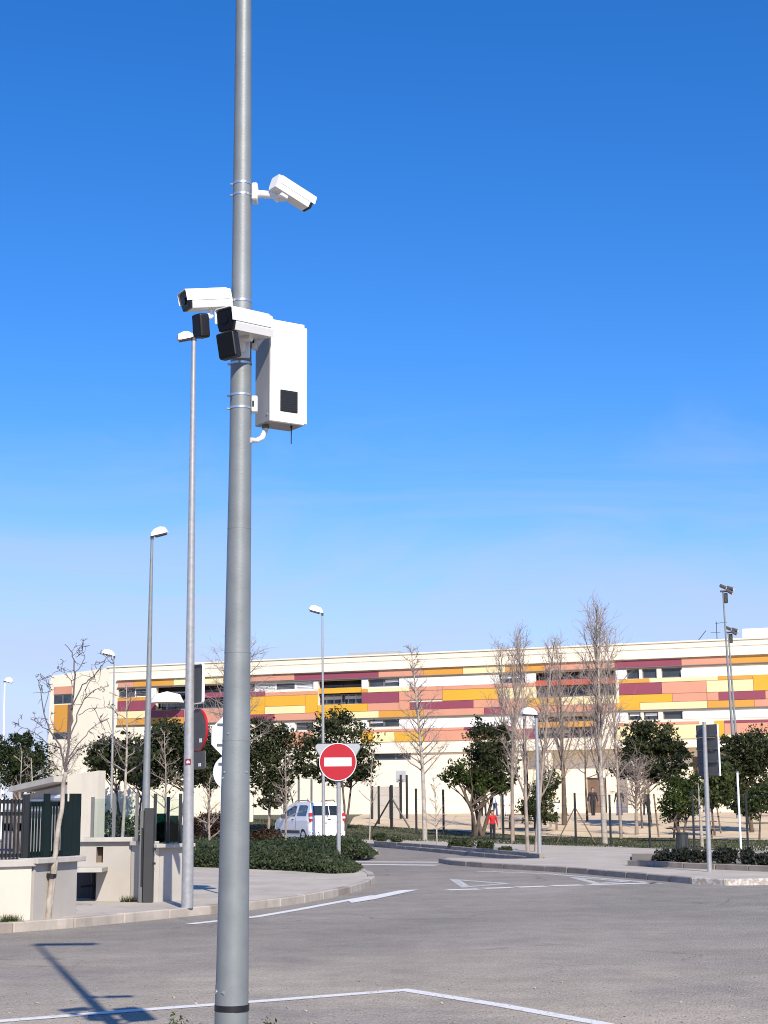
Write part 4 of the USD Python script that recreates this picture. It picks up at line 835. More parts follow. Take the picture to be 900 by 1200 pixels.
# ------------------------------------------------------------------ main pole with cameras and cabinet
pb_ = G(269.0, 1345, .015); Yp = pb_[1]
PYS, PXS, PWS = [-560, 0, 530, 860, 1190, 1345], [290.5, 285.4, 281.7, 276.9, 271.5, 269.0], [10.5, 18.2, 26.0, 32.2, 39.2, 42.0]
def ax(y): return AT(float(np.interp(y, PYS, PXS)), y, Yp)
def axr(y): return float(np.interp(y, PYS, PWS)) / 2 * mpp(ax(y))
T = Th('camera_pole', 'tall grey tapered steel lamp pole in the foreground carrying cameras and a cabinet', 'pole', pb_)
ys = [1345, 1190, 1025, 860, 695, 530, 265, 0, -280, -560]
T.part('shaft', TB([ax(y) - pb_ for y in ys], [axr(y) for y in ys], 40), 'pole_grey', smooth=60)
def band(y, hpx, extra, m, name='clamp_band'):
    a, b = ax(y + hpx / 2) - pb_, ax(y - hpx / 2) - pb_; return T.part(name, CY(a, b, axr(y) + extra, 40), m, smooth=40)
for y in (216.5, 229.5, 354, 427, 464, 479): 
    p = band(y, 2.6, .0025, 'bright_steel')
    q = ax(y) - pb_; ang = math.radians(200); rr = axr(y) + .004
    sub(p, 'bolt', CY(q + [math.cos(ang) * rr, math.sin(ang) * rr, -.006], q + [math.cos(ang) * (rr + .014), math.sin(ang) * (rr + .014), -.006], .006, 8), 'bright_steel')
band(620, 1.2, .0008, 'pole_grey', 'weld_seam'); band(765, 1.6, .0012, 'pole_grey', 'weld_seam'); band(868, 1.4, .001, 'pole_grey', 'weld_seam')
band(1180.5, 7.5, .004, 'black_plastic', 'black_strap')
hq = ax(1168) - pb_; hr = axr(1168)
def curved(y0, y1, a0, a1, off, n=10):
    A0, B0 = ax(y0) - pb_, ax(y1) - pb_; an_ = np.radians(np.linspace(a0, a1, n)); v, f = [], []
    for a in an_:
        for P, yy in ((A0, y0), (B0, y1)):
            rr = axr(yy); v += [P + [math.cos(a) * (rr + off), math.sin(a) * (rr + off), 0], P + [math.cos(a) * (rr - .004), math.sin(a) * (rr - .004), 0]]
    for k in range(n - 1):
        o, q = k * 4, (k + 1) * 4; f += [[o, q, q + 2, o + 2], [o + 3, q + 3, q + 1, o + 1], [o + 2, q + 2, q + 3, o + 3], [o + 1, q + 1, q, o]]
    f += [[0, 2, 3, 1], [4 * n - 4, 4 * n - 3, 4 * n - 1, 4 * n - 2]]
    return np.array(v), np.array(f)
hatch = T.part('access_hatch', curved(1300, 1153.5, 196, 282, .003), 'pole_grey', smooth=40)
for aa in (208, 246):
    rr = axr(1160); an_ = math.radians(aa); q = ax(1161) - pb_
    sub(hatch, 'lock', CY(q + [math.cos(an_) * rr, math.sin(an_) * rr, 0], q + [math.cos(an_) * (rr + .008), math.sin(an_) * (rr + .008), 0], .011, 3 if aa == 246 else 12), 'bright_steel')
for (x, y, a) in ((0, 905, 225), (0, 912, 215), (0, 905, 325), (0, 860, 240)):
    rr = axr(y); an_ = math.radians(a); q = ax(y) - pb_; T.part('stud', CY(q + [math.cos(an_) * rr, math.sin(an_) * rr, 0], q + [math.cos(an_) * (rr + .004), math.sin(an_) * (rr + .004), 0], .005, 8), 'bright_steel')
top = ax(-560) - pb_
T.part('lamp_head', RB(top + np.array([.34, -.02, .06]), (.78, .26, .12), .05, basis((1, -.05, .06))), 'lamp_white', smooth=40)
T.part('lamp_collar', CY(top - [0, 0, .05], top + [0, 0, .04], .06, 20), 'lamp_dark')
T.part('base_plate', BX((0, 0, .012), (.36, .36, .024), ch=.004), 'galvanised')

# housing: a bullet camera built along x (front at +x)
def cctv(name, label, front, d, Lh, w, h, up=(0, 0, 1), shield=True):
    d = np.array(d, float) / np.linalg.norm(d); Rr = basis(d, up); front = np.array(front)
    T = Th(name, label, 'security camera', front - d * Lh * .5, group='cameras on the foreground pole')
    prof = Polygon([(-w / 2 * .82, -h / 2), (w / 2 * .82, -h / 2), (w / 2, -h * .18), (w / 2 * .96, h * .42), (w / 2 * .8, h / 2), (-w / 2 * .8, h / 2), (-w / 2 * .96, h * .42), (-w / 2, -h * .18)])
    ex, ey, en = Rr[:, 1], Rr[:, 2], Rr[:, 0]
    T.part('housing', prism(prof, (0, 0, 0), ex, ey, -Lh / 2, Lh / 2 - .02, en), 'white_housing')
    hood = Polygon([(-w / 2 * 1.06, -h * .1), (-w / 2 * 1.03, h * .46), (-w / 2 * .84, h * .56), (w / 2 * .84, h * .56), (w / 2 * 1.03, h * .46), (w / 2 * 1.06, -h * .1), (w / 2 * 1.01, -h * .1), (w / 2 * .98, h * .44), (w / 2 * .82, h * .52), (-w / 2 * .82, h * .52), (-w / 2 * .98, h * .44), (-w / 2 * 1.01, -h * .1)])
    T.part('sun_shield', prism(hood, (0, 0, 0), ex, ey, -Lh * .42, Lh / 2 + .008, en), 'white_housing')
    fr = T.part('front_frame', prism(prof.buffer(-.002), (0, 0, 0), ex, ey, Lh / 2 - .0195, Lh / 2 - .004, en), 'black_plastic')
    sub(fr, 'front_glass', prism(prof.buffer(-.006), (0, 0, 0), ex, ey, Lh / 2 - .0035, Lh / 2 - .001, en), 'dark_lens')
    sub(fr, 'lens', CY(en * (Lh / 2 - .0008), en * (Lh / 2 + .004), min(w, h) * .2, 16), 'dark_lens')
    return T, Rr
def flood(name, label, c, d, w, h, dep, up=(0, 0, 1)):
    Rr = basis(d, up); T = Th(name, label, 'infrared lamp', c, group='infrared lamps on the foreground pole')
    p = T.part('body', RB((0, 0, 0), (dep, w, h), .012, Rr, 10), 'black_plastic', smooth=40)
    sub(p, 'front_glass', XF(BX((dep / 2 + .001, 0, 0), (.003, w * .86, h * .88)), Rr), 'dark_lens')
    for k in range(4): sub(p, 'cooling_fin', XF(BX((-dep / 2 - .002, (k - 1.5) * w / 6, 0), (.008, .004, h * .7)), Rr), 'black_plastic')
    return T
k_ = mpp(ax(230))
# upper right camera
dU = np.array([.82, .60, -.34])
Yu = Yp + .02
fr_ = AT(363, 240, Yu + .06)
T1, R1 = cctv('bullet_camera', 'single white bullet camera highest on the pole pointing down to the right', fr_, dU, .238, .08, .078)
pl_ = AT(299, 227, Yp); hb = fr_ - dU / np.linalg.norm(dU) * .165 - R1[:, 2] * .047
T1.part('wall_plate', BX(pl_ - T1.loc, (.03, .085, .095), ch=.006), 'white_housing')
T1.part('arm', [TB(np.array([pl_, pl_ + [.10, -.005, -.012], AT(327, 234, Yp)]) - T1.loc, [.022, .02, .021], 12)], 'white_housing', smooth=40)
kn = AT(328, 232, Yp)
T1.part('joint', [TB(np.array([kn - [0, 0, .012], kn + [.0, 0, .03], hb]) - T1.loc, [.026, .024, .018], 12), RB(hb - T1.loc, (.05, .05, .03), .01, R1)], 'white_housing', smooth=40)
# upper left camera with its infrared lamp
d2c = np.array([-.86, -.50, -.20]); f2 = AT(216, 353, Yp - .12)
T2, R2 = cctv('bullet_camera', 'white bullet camera pointing left, the left one of the lower pair', f2, d2c, .25, .105, .095)
c2 = f2 - d2c / np.linalg.norm(d2c) * .15
m2 = AT(262, 372, Yp - .05)
T2.part('bracket', [TB(np.array([c2 + [.05, .0, -.045], c2 + [.07, .02, -.10], ax(385) + [-.05, -.03, 0]]) - T2.loc, [.016, .018, .018], 10)], 'white_housing', smooth=40)
flood('infrared_lamp', 'dark round edged infrared lamp under the left camera', AT(236, 382, Yp - .15), (-.75, -.6, -.15), .075, .125, .06, up=(.15, 0, 1))
T2.part('lamp_bracket', [TB(np.array([c2 + [.0, 0, -.045], c2 + [.005, .01, -.085], AT(240, 376, Yp - .12)]) - T2.loc, [.011, .011, .011], 8), BX(AT(241, 371, Yp - .12) - T2.loc, (.05, .02, .03), ch=.004)], 'white_housing', smooth=40)
# lower camera pointing at us
d3 = np.array([-.60, -.80, -.10]); f3 = AT(263.5, 374.5, Yp - .30)
T3, R3 = cctv('bullet_camera', 'white bullet camera with black front window, the right one of the lower pair', f3, d3, .31, .115, .112)
T3.part('mount_plate', BX(ax(410) + np.array([0.0, -axr(410) - .012, 0]) - T3.loc, (.105, .02, .125), ch=.004), 'white_housing')
T3.part('bracket', [TB(np.array([ax(414) + [0, -axr(410) - .02, 0], ax(404) + [.01, -.12, 0], f3 - d3 / np.linalg.norm(d3) * .2 + [0, 0, -.06]]) - T3.loc, [.032, .028, .026], 10)], 'white_housing', smooth=40)
flood('infrared_lamp', 'black square infrared lamp below the lower camera in front of the pole', AT(268, 405, Yp - .26), (-.42, -.9, -.12), .105, .135, .06, up=(-.12, 0, 1))
T3.part('lamp_bracket', [TB(np.array([f3 - d3 / np.linalg.norm(d3) * .07 + [0, 0, -.06], AT(273, 392, Yp - .2), AT(276, 402, Yp - .2)]) - T3.loc, [.012, .012, .012], 8)], 'frame_grey', smooth=40)
# cabinet
al = math.radians(33); fnv = np.array([math.sin(al), -math.cos(al), 0]); fe = np.array([math.cos(al), math.sin(al), 0])
c0 = AT(316.5, 480, Yp - .02); zt_, zb_ = zat(c0, 375), zat(c0, 492.5)
wB, dB, hB = .212, .165, zt_ - zb_
cc = np.array([c0[0], c0[1], zb_]) + fe * wB / 2 - fnv * dB / 2
Rb = np.stack([fe, -fnv, U3], 1)
T = Th('pole_cabinet', 'white steel equipment cabinet strapped to the right side of the foreground pole', 'cabinet', cc)
def CBX(x0, x1, y0, y1, z0, z1, ch=0.0): return XF(BX(((x0 + x1) / 2, (y0 + y1) / 2, (z0 + z1) / 2), (x1 - x0, y1 - y0, z1 - z0), ch=ch), Rb)
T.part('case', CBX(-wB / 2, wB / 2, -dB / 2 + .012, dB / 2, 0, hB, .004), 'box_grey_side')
T.part('door', CBX(-wB / 2 - .002, wB / 2 - .012, -dB / 2 - .008, -dB / 2 + .011, -.003, hB + .004, .003), 'box_white')
T.part('door_edge', CBX(wB / 2 - .010, wB / 2 + .006, -dB / 2 - .004, -dB / 2 + .02, .004, hB - .012, .002), 'box_white')
g = T.part('vent_grille', CBX(-.052, .052, -dB / 2 - .013, -dB / 2 - .0075, .055, .17, .003), 'black_plastic')
for k in range(9): sub(g, 'slat', CBX(-.044, .044, -dB / 2 - .0142, -dB / 2 - .0132, .064 + k * .0115, .070 + k * .0115), 'black_plastic')
for z in (.04, hB - .05):
    T.part('screw', XF(CY((-wB / 2 - .004, -dB / 2 + .03, z), (-wB / 2 + .002, -dB / 2 + .03, z), .006, 10), Rb), 'bright_steel')
for yy in (401, 475):
    q = ax(yy); rr = axr(yy)
    T.part('clamp', BX(np.array([q[0] + rr + .018, q[1] - .01, q[2]]) - cc, (.03, .05, .085), ch=.004), 'white_housing')
    T.part('clamp_slot', BX(np.array([q[0] + rr + .012, q[1] - .0365, q[2]]) - cc, (.010, .004, .03)), 'black_plastic')
cb = np.array([-wB / 2 + .03, 0.02, 0.0])
qe = ax(517); e_ = np.array([qe[0] + axr(517) - .005, qe[1] - .02, qe[2]]) - cc
s_ = XF((cb[None], np.zeros((0, 3), int)), Rb)[0][0]
T.part('conduit', TB([s_ + [0, 0, .01], s_ - [0, 0, .03], s_ * .75 + e_ * .25 - [0, 0, .05], s_ * .4 + e_ * .6 - [0, 0, .035], e_], [.015, .015, .014, .014, .014], 14), 'white_housing', smooth=50)
T.part('cable_gland', CY(s_ + [0, 0, .004], s_ - [0, 0, .018], .019, 12), 'frame_grey')
aq = XF((np.array([[.05, -.03, 0.0]]), np.zeros((0, 3), int)), Rb)[0][0]
T.part('antenna', [CY(aq, aq - [0, 0, .095], .0028, 8), CY(aq + [0, 0, .002], aq - [0, 0, .012], .006, 8)], 'black_plastic')

# ------------------------------------------------------------------ other street lamps
def lamp(label, bx, by, tx, ty, wb_, wt_, head, hl, hh, mat_='galvanised', zb=.12, Y=None, name='street_lamp', hd=(1, 0, .12), hm='lamp_white'):
    b = G(bx, by, zb) if Y is None else PY(bx, Y, zb)
    k = mpp(b); t = AT(tx, ty, b[1]); T = Th(name, label, 'street lamp', b, group='street lamps along the roads')
    n = 9; pts = [(t - b) * i / n for i in range(n + 1)]
    T.part('pole', TB(pts, np.linspace(wb_, wt_, n + 1) / 2 * k, 16), mat_, smooth=50)
    d = np.array([head * hd[0], hd[1], hd[2]]); R = basis(d); c = (t - b)
    hp = Polygon([(0, -.02), (.06, .45), (.25, .85), (.6, 1.0), (.9, .78), (1.0, .25), (1.0, 0), (.9, -.08)])
    ln, ht = hl * k, hh * k
    from shapely import affinity
    poly = affinity.scale(hp, ln, ht, origin=(0, 0)); ww = ln * .42
    v, f = prism(poly, (0, 0, 0), np.array([1.0, 0, 0]), np.array([0, 0, 1.0]), -ww / 2, ww / 2, np.array([0, 1.0, 0]))
    v[:, 1] *= 1 - .45 * np.clip(v[:, 2] / ht, 0, 1) ** 2
    T.part('lamp_head', XF((v, f), R, c + np.array([0, 0, .01])), hm)
    T.part('lamp_glass', XF(BX((ln * .55, 0, -.02 * ln - .035 * ln), (ln * .72, ww * .8, .07 * ln), ch=.01), R, c), 'lamp_dark')
    T.part('lamp_collar', CY(c - [0, 0, .16 * ln], c + np.array([0, 0, .03 * ln]), wt_ / 2 * k * 1.35, 12), 'lamp_dark')
    return T, b
TB_, bB = lamp('galvanised lamp pole left of the foreground pole with traffic signs and a sticker', 219.4, 1064, 227, 396, 14.2, 5.5, -1, 21, 9, hd=(1, -.35, -.30), hm='sign_back_pale')
lamp('tall slim street lamp with white head rising from the left gate', 169.5, 1008, 178.2, 629, 10.5, 3.2, 1, 20, 9, 'pole_grey', hd=(1, -.2, .22))
lamp('street lamp behind the no entry sign and the van', 379.3, 985, 377.8, 719, 4.4, 2.0, -1, 17, 6.5, 'galvanised', Y=70, hd=(1, -.2, .28))
lamp('short street lamp with grey head beside the twin bare poplars', 632.5, 1004, 628.3, 838, 5.2, 3.8, -1, 19, 8, 'galvanised', hd=(1, -.4, .06))
lamp('distant street lamp in front of the cream end wall of the school', 130.5, 960, 134, 769, 3.8, 1.6, -1, 15, 5.5, 'galvanised', Y=86, hd=(1, -.2, .28))
lamp('distant street lamp at the left edge before the pine', 3, 950, 5.5, 798, 3.6, 2.0, 1, 10, 5.5, 'lamp_white', Y=80, hd=(1, -.1, -.25))

# signs fixed to the galvanised lamp pole
SR = {}
def disc(r, t, n=40): return CY((0, -t / 2, 0), (0, t / 2, 0), r, n)
def signrot(a): return RZ(a)
kB = mpp(bB)
def on_pole(x, y): p = AT(x, y, bB[1] + .09); return p
a_s = math.radians(-56)          # the plates face away to the right
RsB = RZ(a_s)
T = Th('direction_sign', 'back of a tall rounded grey sign plate highest on the galvanised lamp pole', 'sign', on_pole(229, 802))
def rplate(w, h, t, r): return prism(sbox(-w / 2 + r, -h / 2 + r, w / 2 - r, h / 2 - r).buffer(r), (0, 0, 0), np.array([1.0, 0, 0]), np.array([0, 0, 1.0]), -t / 2, t / 2, np.array([0, 1.0, 0]))
wS = 25 * kB / math.cos(a_s); hS = 48 * kB
T.part('plate', XF(rplate(wS - .012, hS - .012, .02, .05), RsB), 'sign_back_grey')
rim = sbox(-wS / 2 + .06, -hS / 2 + .06, wS / 2 - .06, hS / 2 - .06).buffer(.06); rim = rim.difference(rim.buffer(-.014))
T.part('rim', XF(prism(rim, (0, 0, 0), np.array([1.0, 0, 0]), np.array([0, 0, 1.0]), -.03, .012, np.array([0, 1.0, 0])), RsB), 'sign_white')
T = Th('round_sign', 'back of a red rimmed round sign on the galvanised lamp pole', 'sign', on_pole(231, 855))
rS = 25 * kB
T.part('plate', XF(disc(rS - .012, .02), RsB), 'sign_back_grey')
rr_ = Polygon([(math.cos(t) * rS, math.sin(t) * rS) for t in np.linspace(0, 2 * math.pi, 48)[:-1]]); rr_ = rr_.difference(rr_.buffer(-.016))
T.part('rim', XF(prism(rr_, (0, 0, 0), np.array([1.0, 0, 0]), np.array([0, 0, 1.0]), -.012, .026, np.array([0, 1.0, 0])), RsB), 'sign_red')
T.part('sticker', XF(BX((.14, -.012, -.17), (.09, .003, .06)), RsB), 'sign_white')
T = Th('small_plate', 'back of the small grey plate under the red rimmed round sign', 'sign', on_pole(230.5, 891))
T.part('plate', XF(rplate(25 * kB / math.cos(a_s), 21 * kB, .02, .03), RsB), 'sign_back_grey'); T.part('sticker', XF(BX((.12, -.012, -.07), (.09, .003, .05)), RsB), 'sign_white')
q = AT(221.2, 893, bB[1]) ; rB_ = 11.6 / 2 * mpp(q)
T = Th('pole_sticker', 'small maroon and white sticker on the galvanised lamp pole', 'sticker', q)
T.part('backing', BX((0, -rB_ - .0025, 0), (.085, .003, .09)), 'sticker_maroon'); T.part('white_mark', [BX((-.012, -rB_ - .005, -.005), (.022, .002, .03)), BX((.016, -rB_ - .005, -.008), (.02, .002, .022)), BX((0, -rB_ - .005, .012), (.03, .002, .012))], 'sign_white')
# second sign pole hidden behind the foreground pole
sq = G(268, 1050, .12)
T = Th('sign_pole', 'slim sign pole standing hidden behind the foreground pole', 'pole', sq); zq2 = zat(sq, 835); T.part('pole', CY((0, 0, 0), (0, 0, zq2 - sq[2]), .03, 12), 'galvanised')
ks = mpp(sq); a2 = math.radians(20)
p = AT(270, 863, sq[1] - .06); T = Th('stop_sign', 'pale back of an octagonal sign showing left of the foreground pole', 'sign', p)
oc = Polygon([(math.cos(math.pi / 8 + k * math.pi / 4) * 25 * ks, math.sin(math.pi / 8 + k * math.pi / 4) * 25 * ks) for k in range(8)])
T.part('plate', XF(prism(oc, (0, 0, 0), np.array([1.0, 0, 0]), U3, -.012, .012, np.array([0, 1.0, 0])), RZ(a2)), 'sign_back_light')
for z in (14, -10): T.part('clamp_bar', XF(BX((-.07, -.025, z * ks), (.34, .02, .035)), RZ(a2)), 'sign_back_grey')
p = AT(270, 905, sq[1] - .06); T = Th('round_sign', 'pale back of a round sign below the octagonal one left of the foreground pole', 'sign', p)
T.part('plate', XF(disc(21 * ks, .024), RZ(a2)), 'sign_back_light'); T.part('clamp_bar', XF(BX((-.06, -.03, 10 * ks), (.32, .02, .035)), RZ(a2)), 'sign_back_grey')

# no entry sign with the back of a give way triangle
nb = G(397, 1014, .12); kn_ = mpp(nb)
T = Th('no_entry_sign', 'red no entry disc with white bar mounted over a grey triangle back', 'sign', nb)
zt2 = zat(nb, 872)
T.part('pole', CY((0, 0, -.02), (0, 0, zt2 - nb[2]), .032 if .032 > 2.6 * kn_ else 2.6 * kn_, 14), 'galvanised', smooth=50)
cz = AT(396, 893, nb[1]) - nb; rd = 22.2 * kn_; Y1 = np.array([0, 1.0, 0]); X1 = np.array([1.0, 0, 0])
T.part('disc', XF(disc(rd * .955, .02, 56), None, cz + [0, -.09, 0]), 'sign_red')
ro = Polygon([(math.cos(t) * rd, math.sin(t) * rd) for t in np.linspace(0, 2 * math.pi, 57)[:-1]])
T.part('rim', prism(ro.difference(ro.buffer(-rd * .04)), cz + [0, -.09, 0], X1, U3, -.014, .014, Y1), 'sign_back_light')
T.part('white_bar', prism(sbox(-16.2 * kn_, -5.0 * kn_, 16.2 * kn_, 5.0 * kn_), cz + [0, -.09, 0], X1, U3, .0105, .014, -Y1), 'sign_white')
tp = [(-29.5, 21.5), (29.5, 21.5), (0, -30)]
tg = Polygon(tp).buffer(-4).buffer(4)
T.part('triangle_back', prism([(x * kn_, y * kn_) for x, y in tg.exterior.coords[:-1]], cz, X1, U3, -.01, .01, Y1), 'sign_back_pale')
from shapely import affinity as aff
tgs = aff.scale(tg, kn_, kn_, origin=(0, 0))
T.part('triangle_lip', prism(tgs.buffer(.012).difference(tgs.buffer(-.004)), cz, X1, U3, -.012, .024, Y1), 'sign_back_grey')
for z in (.28, -.2): T.part('clamp_bar', BX(cz + [0, -.045, z], (.3, .055, .035)), 'galvanised')

# notice board seen from behind on the white pole at the right
sbp = G(831.7, 1021.5, .12); tsp = AT(825.2, 846, sbp[1]); kk = mpp(sbp)
T = Th('board_sign', 'tall white pole at the right carrying the dark back of a four panel road sign', 'sign', sbp)
T.part('pole', TB([(0, 0, -.02), (tsp - sbp) * .5, tsp - sbp], [2.9 * kk, 2.7 * kk, 2.3 * kk], 14), 'galvanised', smooth=50)
ab = math.radians(-57); Rbd = RZ(ab)
for i in range(4):
    c = AT(828.5 + i * .8, 856.5 + i * 15.2, sbp[1]) - sbp + np.array([0, .07, 0])
    pth = T.part('panel', XF(BX((0, .02, 0), (19.5 * kk / math.cos(ab), .03, 15.1 * kk), ch=.006), Rbd, c), 'sign_back_grey')
    sub(pth, 'panel_edge', XF(BX((9.85 * kk / math.cos(ab), .018, 0), (.016, .04, 15.15 * kk)), Rbd, c), 'sign_white')
    T.part('clamp_bar', XF(BX((0, -.012, -5.5 * kk), (18.5 * kk / math.cos(ab), .03, .05)), Rbd, c), 'sign_back_grey')
wp = G(868.5, 998, .21); tt = AT(864, 905, wp[1]); T = Th('thin_post', 'thin bare white post standing in the right planting bed', 'post', wp)
T.part('post', CY((0, 0, 0), tt - wp, 1.25 * mpp(wp), 10), 'lamp_white'); T.part('cap', CY(tt - wp, tt - wp + [0, 0, .02], 2.0 * mpp(wp), 10), 'galvanised')

# floodlight masts beyond the trees at the right
def mast(label, bx, tx, ty, Y, wb_, s):
    b = PY(bx, Y); t = AT(tx, ty, Y); k = mpp(b); T = Th('floodlight_mast', label, 'floodlight', b, group='floodlight masts over the park')
    T.part('pole', TB([(t - b) * i / 6 for i in range(7)], np.linspace(wb_, 1.8, 7) / 2 * k, 10), 'pole_grey', smooth=50)
    c = t - b
    T.part('crossarm', BX(c + [.25 * s, 0, .05], (.9 * s, .12, .1)), 'dark_steel')
    T.part('control_box', BX(c + [.18 * s, .05, -.45 * s], (.32 * s, .25, .75 * s), ch=.03), 'dark_steel')
    for j, (dx, dz, tilt) in enumerate(((.05, .25, -.5), (.55, .12, -.35), (.5, -.15, -.6))):
        R = basis((math.cos(tilt), -.35, math.sin(tilt)))
        h = T.part('floodlight', XF(RB((0, 0, 0), (.55 * s, .5 * s, .26 * s), .06), R, c + [dx * s, -.05 * j, dz * s + .12]), 'lamp_dark', smooth=40)
        sub(h, 'glass', XF(BX((.28 * s, 0, 0), (.02, .44 * s, .2 * s)), R, c + [dx * s, -.05 * j, dz * s + .12]), 'lamp_white')
mast('taller dark headed floodlight mast, the left of the pair at the right edge', 864.5, 847.2, 694, 92, 4.4, .78)
mast('shorter floodlight mast, the right of the pair at the right edge', 869.0, 853.5, 742, 112, 3.8, .85)

# ------------------------------------------------------------------ walls, gatehouse and fences at the left
def wallseg(T, a, b, z0, z1, th, m='render_cream', name='wall'):
    a, b = np.array(a[:2]), np.array(b[:2]); d = b - a; l = np.linalg.norm(d); d /= l; n = np.array([-d[1], d[0]]); n = n if n @ a > 0 else -n
    c = (a + b) / 2 + n * th / 2
    return T.part(name, BX((*c, (z0 + z1) / 2), (l, th, z1 - z0), RZ(math.atan2(d[1], d[0]))), m, world=True), n, d
def coping(T, a, b, z, th, over=.06, h=.085, end=.05):
    a, b = np.array(a[:2]), np.array(b[:2]); d = b - a; l = np.linalg.norm(d); d /= l; n = np.array([-d[1], d[0]]); n = n if n @ a > 0 else -n
    c = (a + b) / 2 + n * th / 2; k = max(1, int(round((l + 2 * end) / .9))); w = (l + 2 * end) / k
    for i in range(k):
        cc_ = c + d * (-l / 2 - end + (i + .5) * w)
        T.part('coping_stone', BX((*cc_, z + h / 2), (w - .008, th + 2 * over, h), RZ(math.atan2(d[1], d[0])), ch=.008), 'coping', world=True)
PZ = .12
w1b = AT(35, 1080, 21.75); w1a = AT(-120, 1083, 20.6)
T = Th('front_wall', 'low cream rendered wall with stone coping behind the leaning street tree', 'wall', (w1b[0], w1b[1], PZ))
zc1 = zat(w1b, 1015.5); wallseg(T, w1a, w1b, -.05, zc1, .3); coping(T, w1a, w1b, zc1 + .002, .3, .05, .095)
w2a = w1b + np.array([.03, .04, 0]); w2b = AT(89, 1068, w2a[1] + 1.0)
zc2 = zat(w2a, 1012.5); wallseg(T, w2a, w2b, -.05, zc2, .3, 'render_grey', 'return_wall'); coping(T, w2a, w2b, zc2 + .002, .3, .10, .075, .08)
# dark bar fence on the front wall
T = Th('bar_fence', 'dark grey railing of close vertical bars on the cream wall at the left edge', 'fence', (w1b[0], w1b[1] + .15, zc1 + .1))
fd_ = np.array(w1b[:2]) - w1a[:2]; fl_ = np.linalg.norm(fd_); fd_ /= fl_; fA = math.atan2(fd_[1], fd_[0]); fnn = np.array([-fd_[1], fd_[0]])
fa = np.array(w1a[:2]) + fnn * .15; fb = np.array(w1b[:2]) + fnn * .15 - fd_ * .03; zf0, zf1 = zc1 + .10, zat((fb[0], fb[1], 0), 936)
fl_ = np.linalg.norm(fb - fa); nb_ = int(fl_ / .056)
for i in range(nb_ + 1):
    p = fa + (fb - fa) * i / nb_
    T.part('bar', BX((p[0], p[1], (zf0 + zf1) / 2), (.022, .024, zf1 - zf0 - .002), RZ(fA)), 'dark_steel', world=True)
fm = (fa + fb) / 2
for z in (zf0 + .05, zf1 - .04, (zf0 * .25 + zf1 * .75)): T.part('rail', BX((fm[0] + fnn[0] * .03, fm[1] + fnn[1] * .03, z), (fl_, .03, .05), RZ(fA)), 'dark_steel', world=True)
for i in range(0, 3):
    p = fb - fd_ * i * .55 + fnn * .02
    T.part('post', BX((p[0], p[1], (zf0 + zf1) / 2 + .03), (.085, .07, zf1 - zf0 + .06), RZ(fA)), 'dark_steel', world=True)
# green slatted fence on the return wall
T = Th('slat_fence', 'dark green fence with pale gaps between slats beside the grey railing', 'fence', (w2a[0], w2a[1], zc2 + .08))
ga, gb = np.array(w2a[:2]) + [-.11, .04], np.array(w2b[:2]) + [.0, .12]; gd = gb - ga; gl_ = np.linalg.norm(gd); ang = math.atan2(gd[1], gd[0])
zg0 = zc2 + .08
for i in range(18):
    t = (i + .5) / 18; p = ga + gd * t; wide = i in (5, 6, 12, 13, 14, 15, 16, 17); z1 = zat((p[0], p[1], 0), 930 if wide and i != 13 else 940)
    T.part('slat', BX((p[0], p[1], (zg0 + z1) / 2), (gl_ / 18 * (1.0 if wide else .28), .02 + .004 * (i % 2), z1 - zg0), RZ(ang)), 'fence_green', world=True)
for y in (942, 1000):
    p = ga + gd * .5; z = zat((*p, 0), y); T.part('rail', BX((p[0] - .02, p[1] + .03, z), (gl_, .03, .07), RZ(ang)), 'fence_green', world=True)
# gatehouse
gc = AT(78, 950, 28.6); gr_ = AT(114, 950, 28.3); gf = AT(30, 950, 29.8)
T = Th('gatehouse', 'small cream gatehouse with a flat overhanging roof behind the green fence', 'building', (gc[0], gc[1], PZ))
ztG = zat(gc, 909.0); zGr = zat(gr_, 903.0); zGf = zat(gf, 921.0)
dr_ = np.array(gr_[:2]) - gc[:2]; lr_ = np.linalg.norm(dr_); dr_ /= lr_; nr_ = np.array([-dr_[1], dr_[0]]); nr_ = nr_ if nr_ @ gc[:2] > 0 else -nr_
T.part('front_wall', prism([(0, 0), (lr_, 0), (lr_, zGr), (0, ztG)], np.array([gc[0], gc[1], 0]), np.array([*dr_, 0]), U3, 0, .22, np.array([*nr_, 0])), 'render_cream', world=True)
dl = np.array(gf[:2]) - gc[:2]; ll_ = np.linalg.norm(dl); dl /= ll_; nl_ = np.array([-dl[1], dl[0]]); nl_ = nl_ if nl_ @ np.array(gc[:2]) < 0 else -nl_
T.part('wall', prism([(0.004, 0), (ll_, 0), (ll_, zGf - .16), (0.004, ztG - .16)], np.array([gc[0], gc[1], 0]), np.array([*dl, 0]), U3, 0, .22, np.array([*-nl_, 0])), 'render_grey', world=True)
T.part('roof', prism([(-.01, ztG - .11), (ll_ + .12, zGf - .11), (ll_ + .12, zGf - .01), (-.01, ztG - .01)], np.array([gc[0], gc[1], 0]) + np.array([*nl_, 0]) * .28, np.array([*dl, 0]), U3, 0, .6, np.array([*-nl_, 0])), 'coping', world=True)
for i in range(2):
    tq = .22 + i * .46; zt_w = ztG + (zGf - ztG) * tq
    p = gc[:2] + dl * ll_ * tq + nl_ * .02
    w = T.part('window', BX((p[0], p[1], zt_w - .42), (ll_ * .38, .05, .24), RZ(math.atan2(dl[1], dl[0]))), 'louvre_white', world=True)
    for j in range(3):
        q = p + nl_ * .04; sub(w, 'louvre', XF(BX((q[0], q[1], zt_w - .49 + j * .075), (ll_ * .35, .03, .035), RZ(math.atan2(dl[1], dl[0]))), t=-T.loc), 'frame_grey' if j % 2 else 'louvre_white')
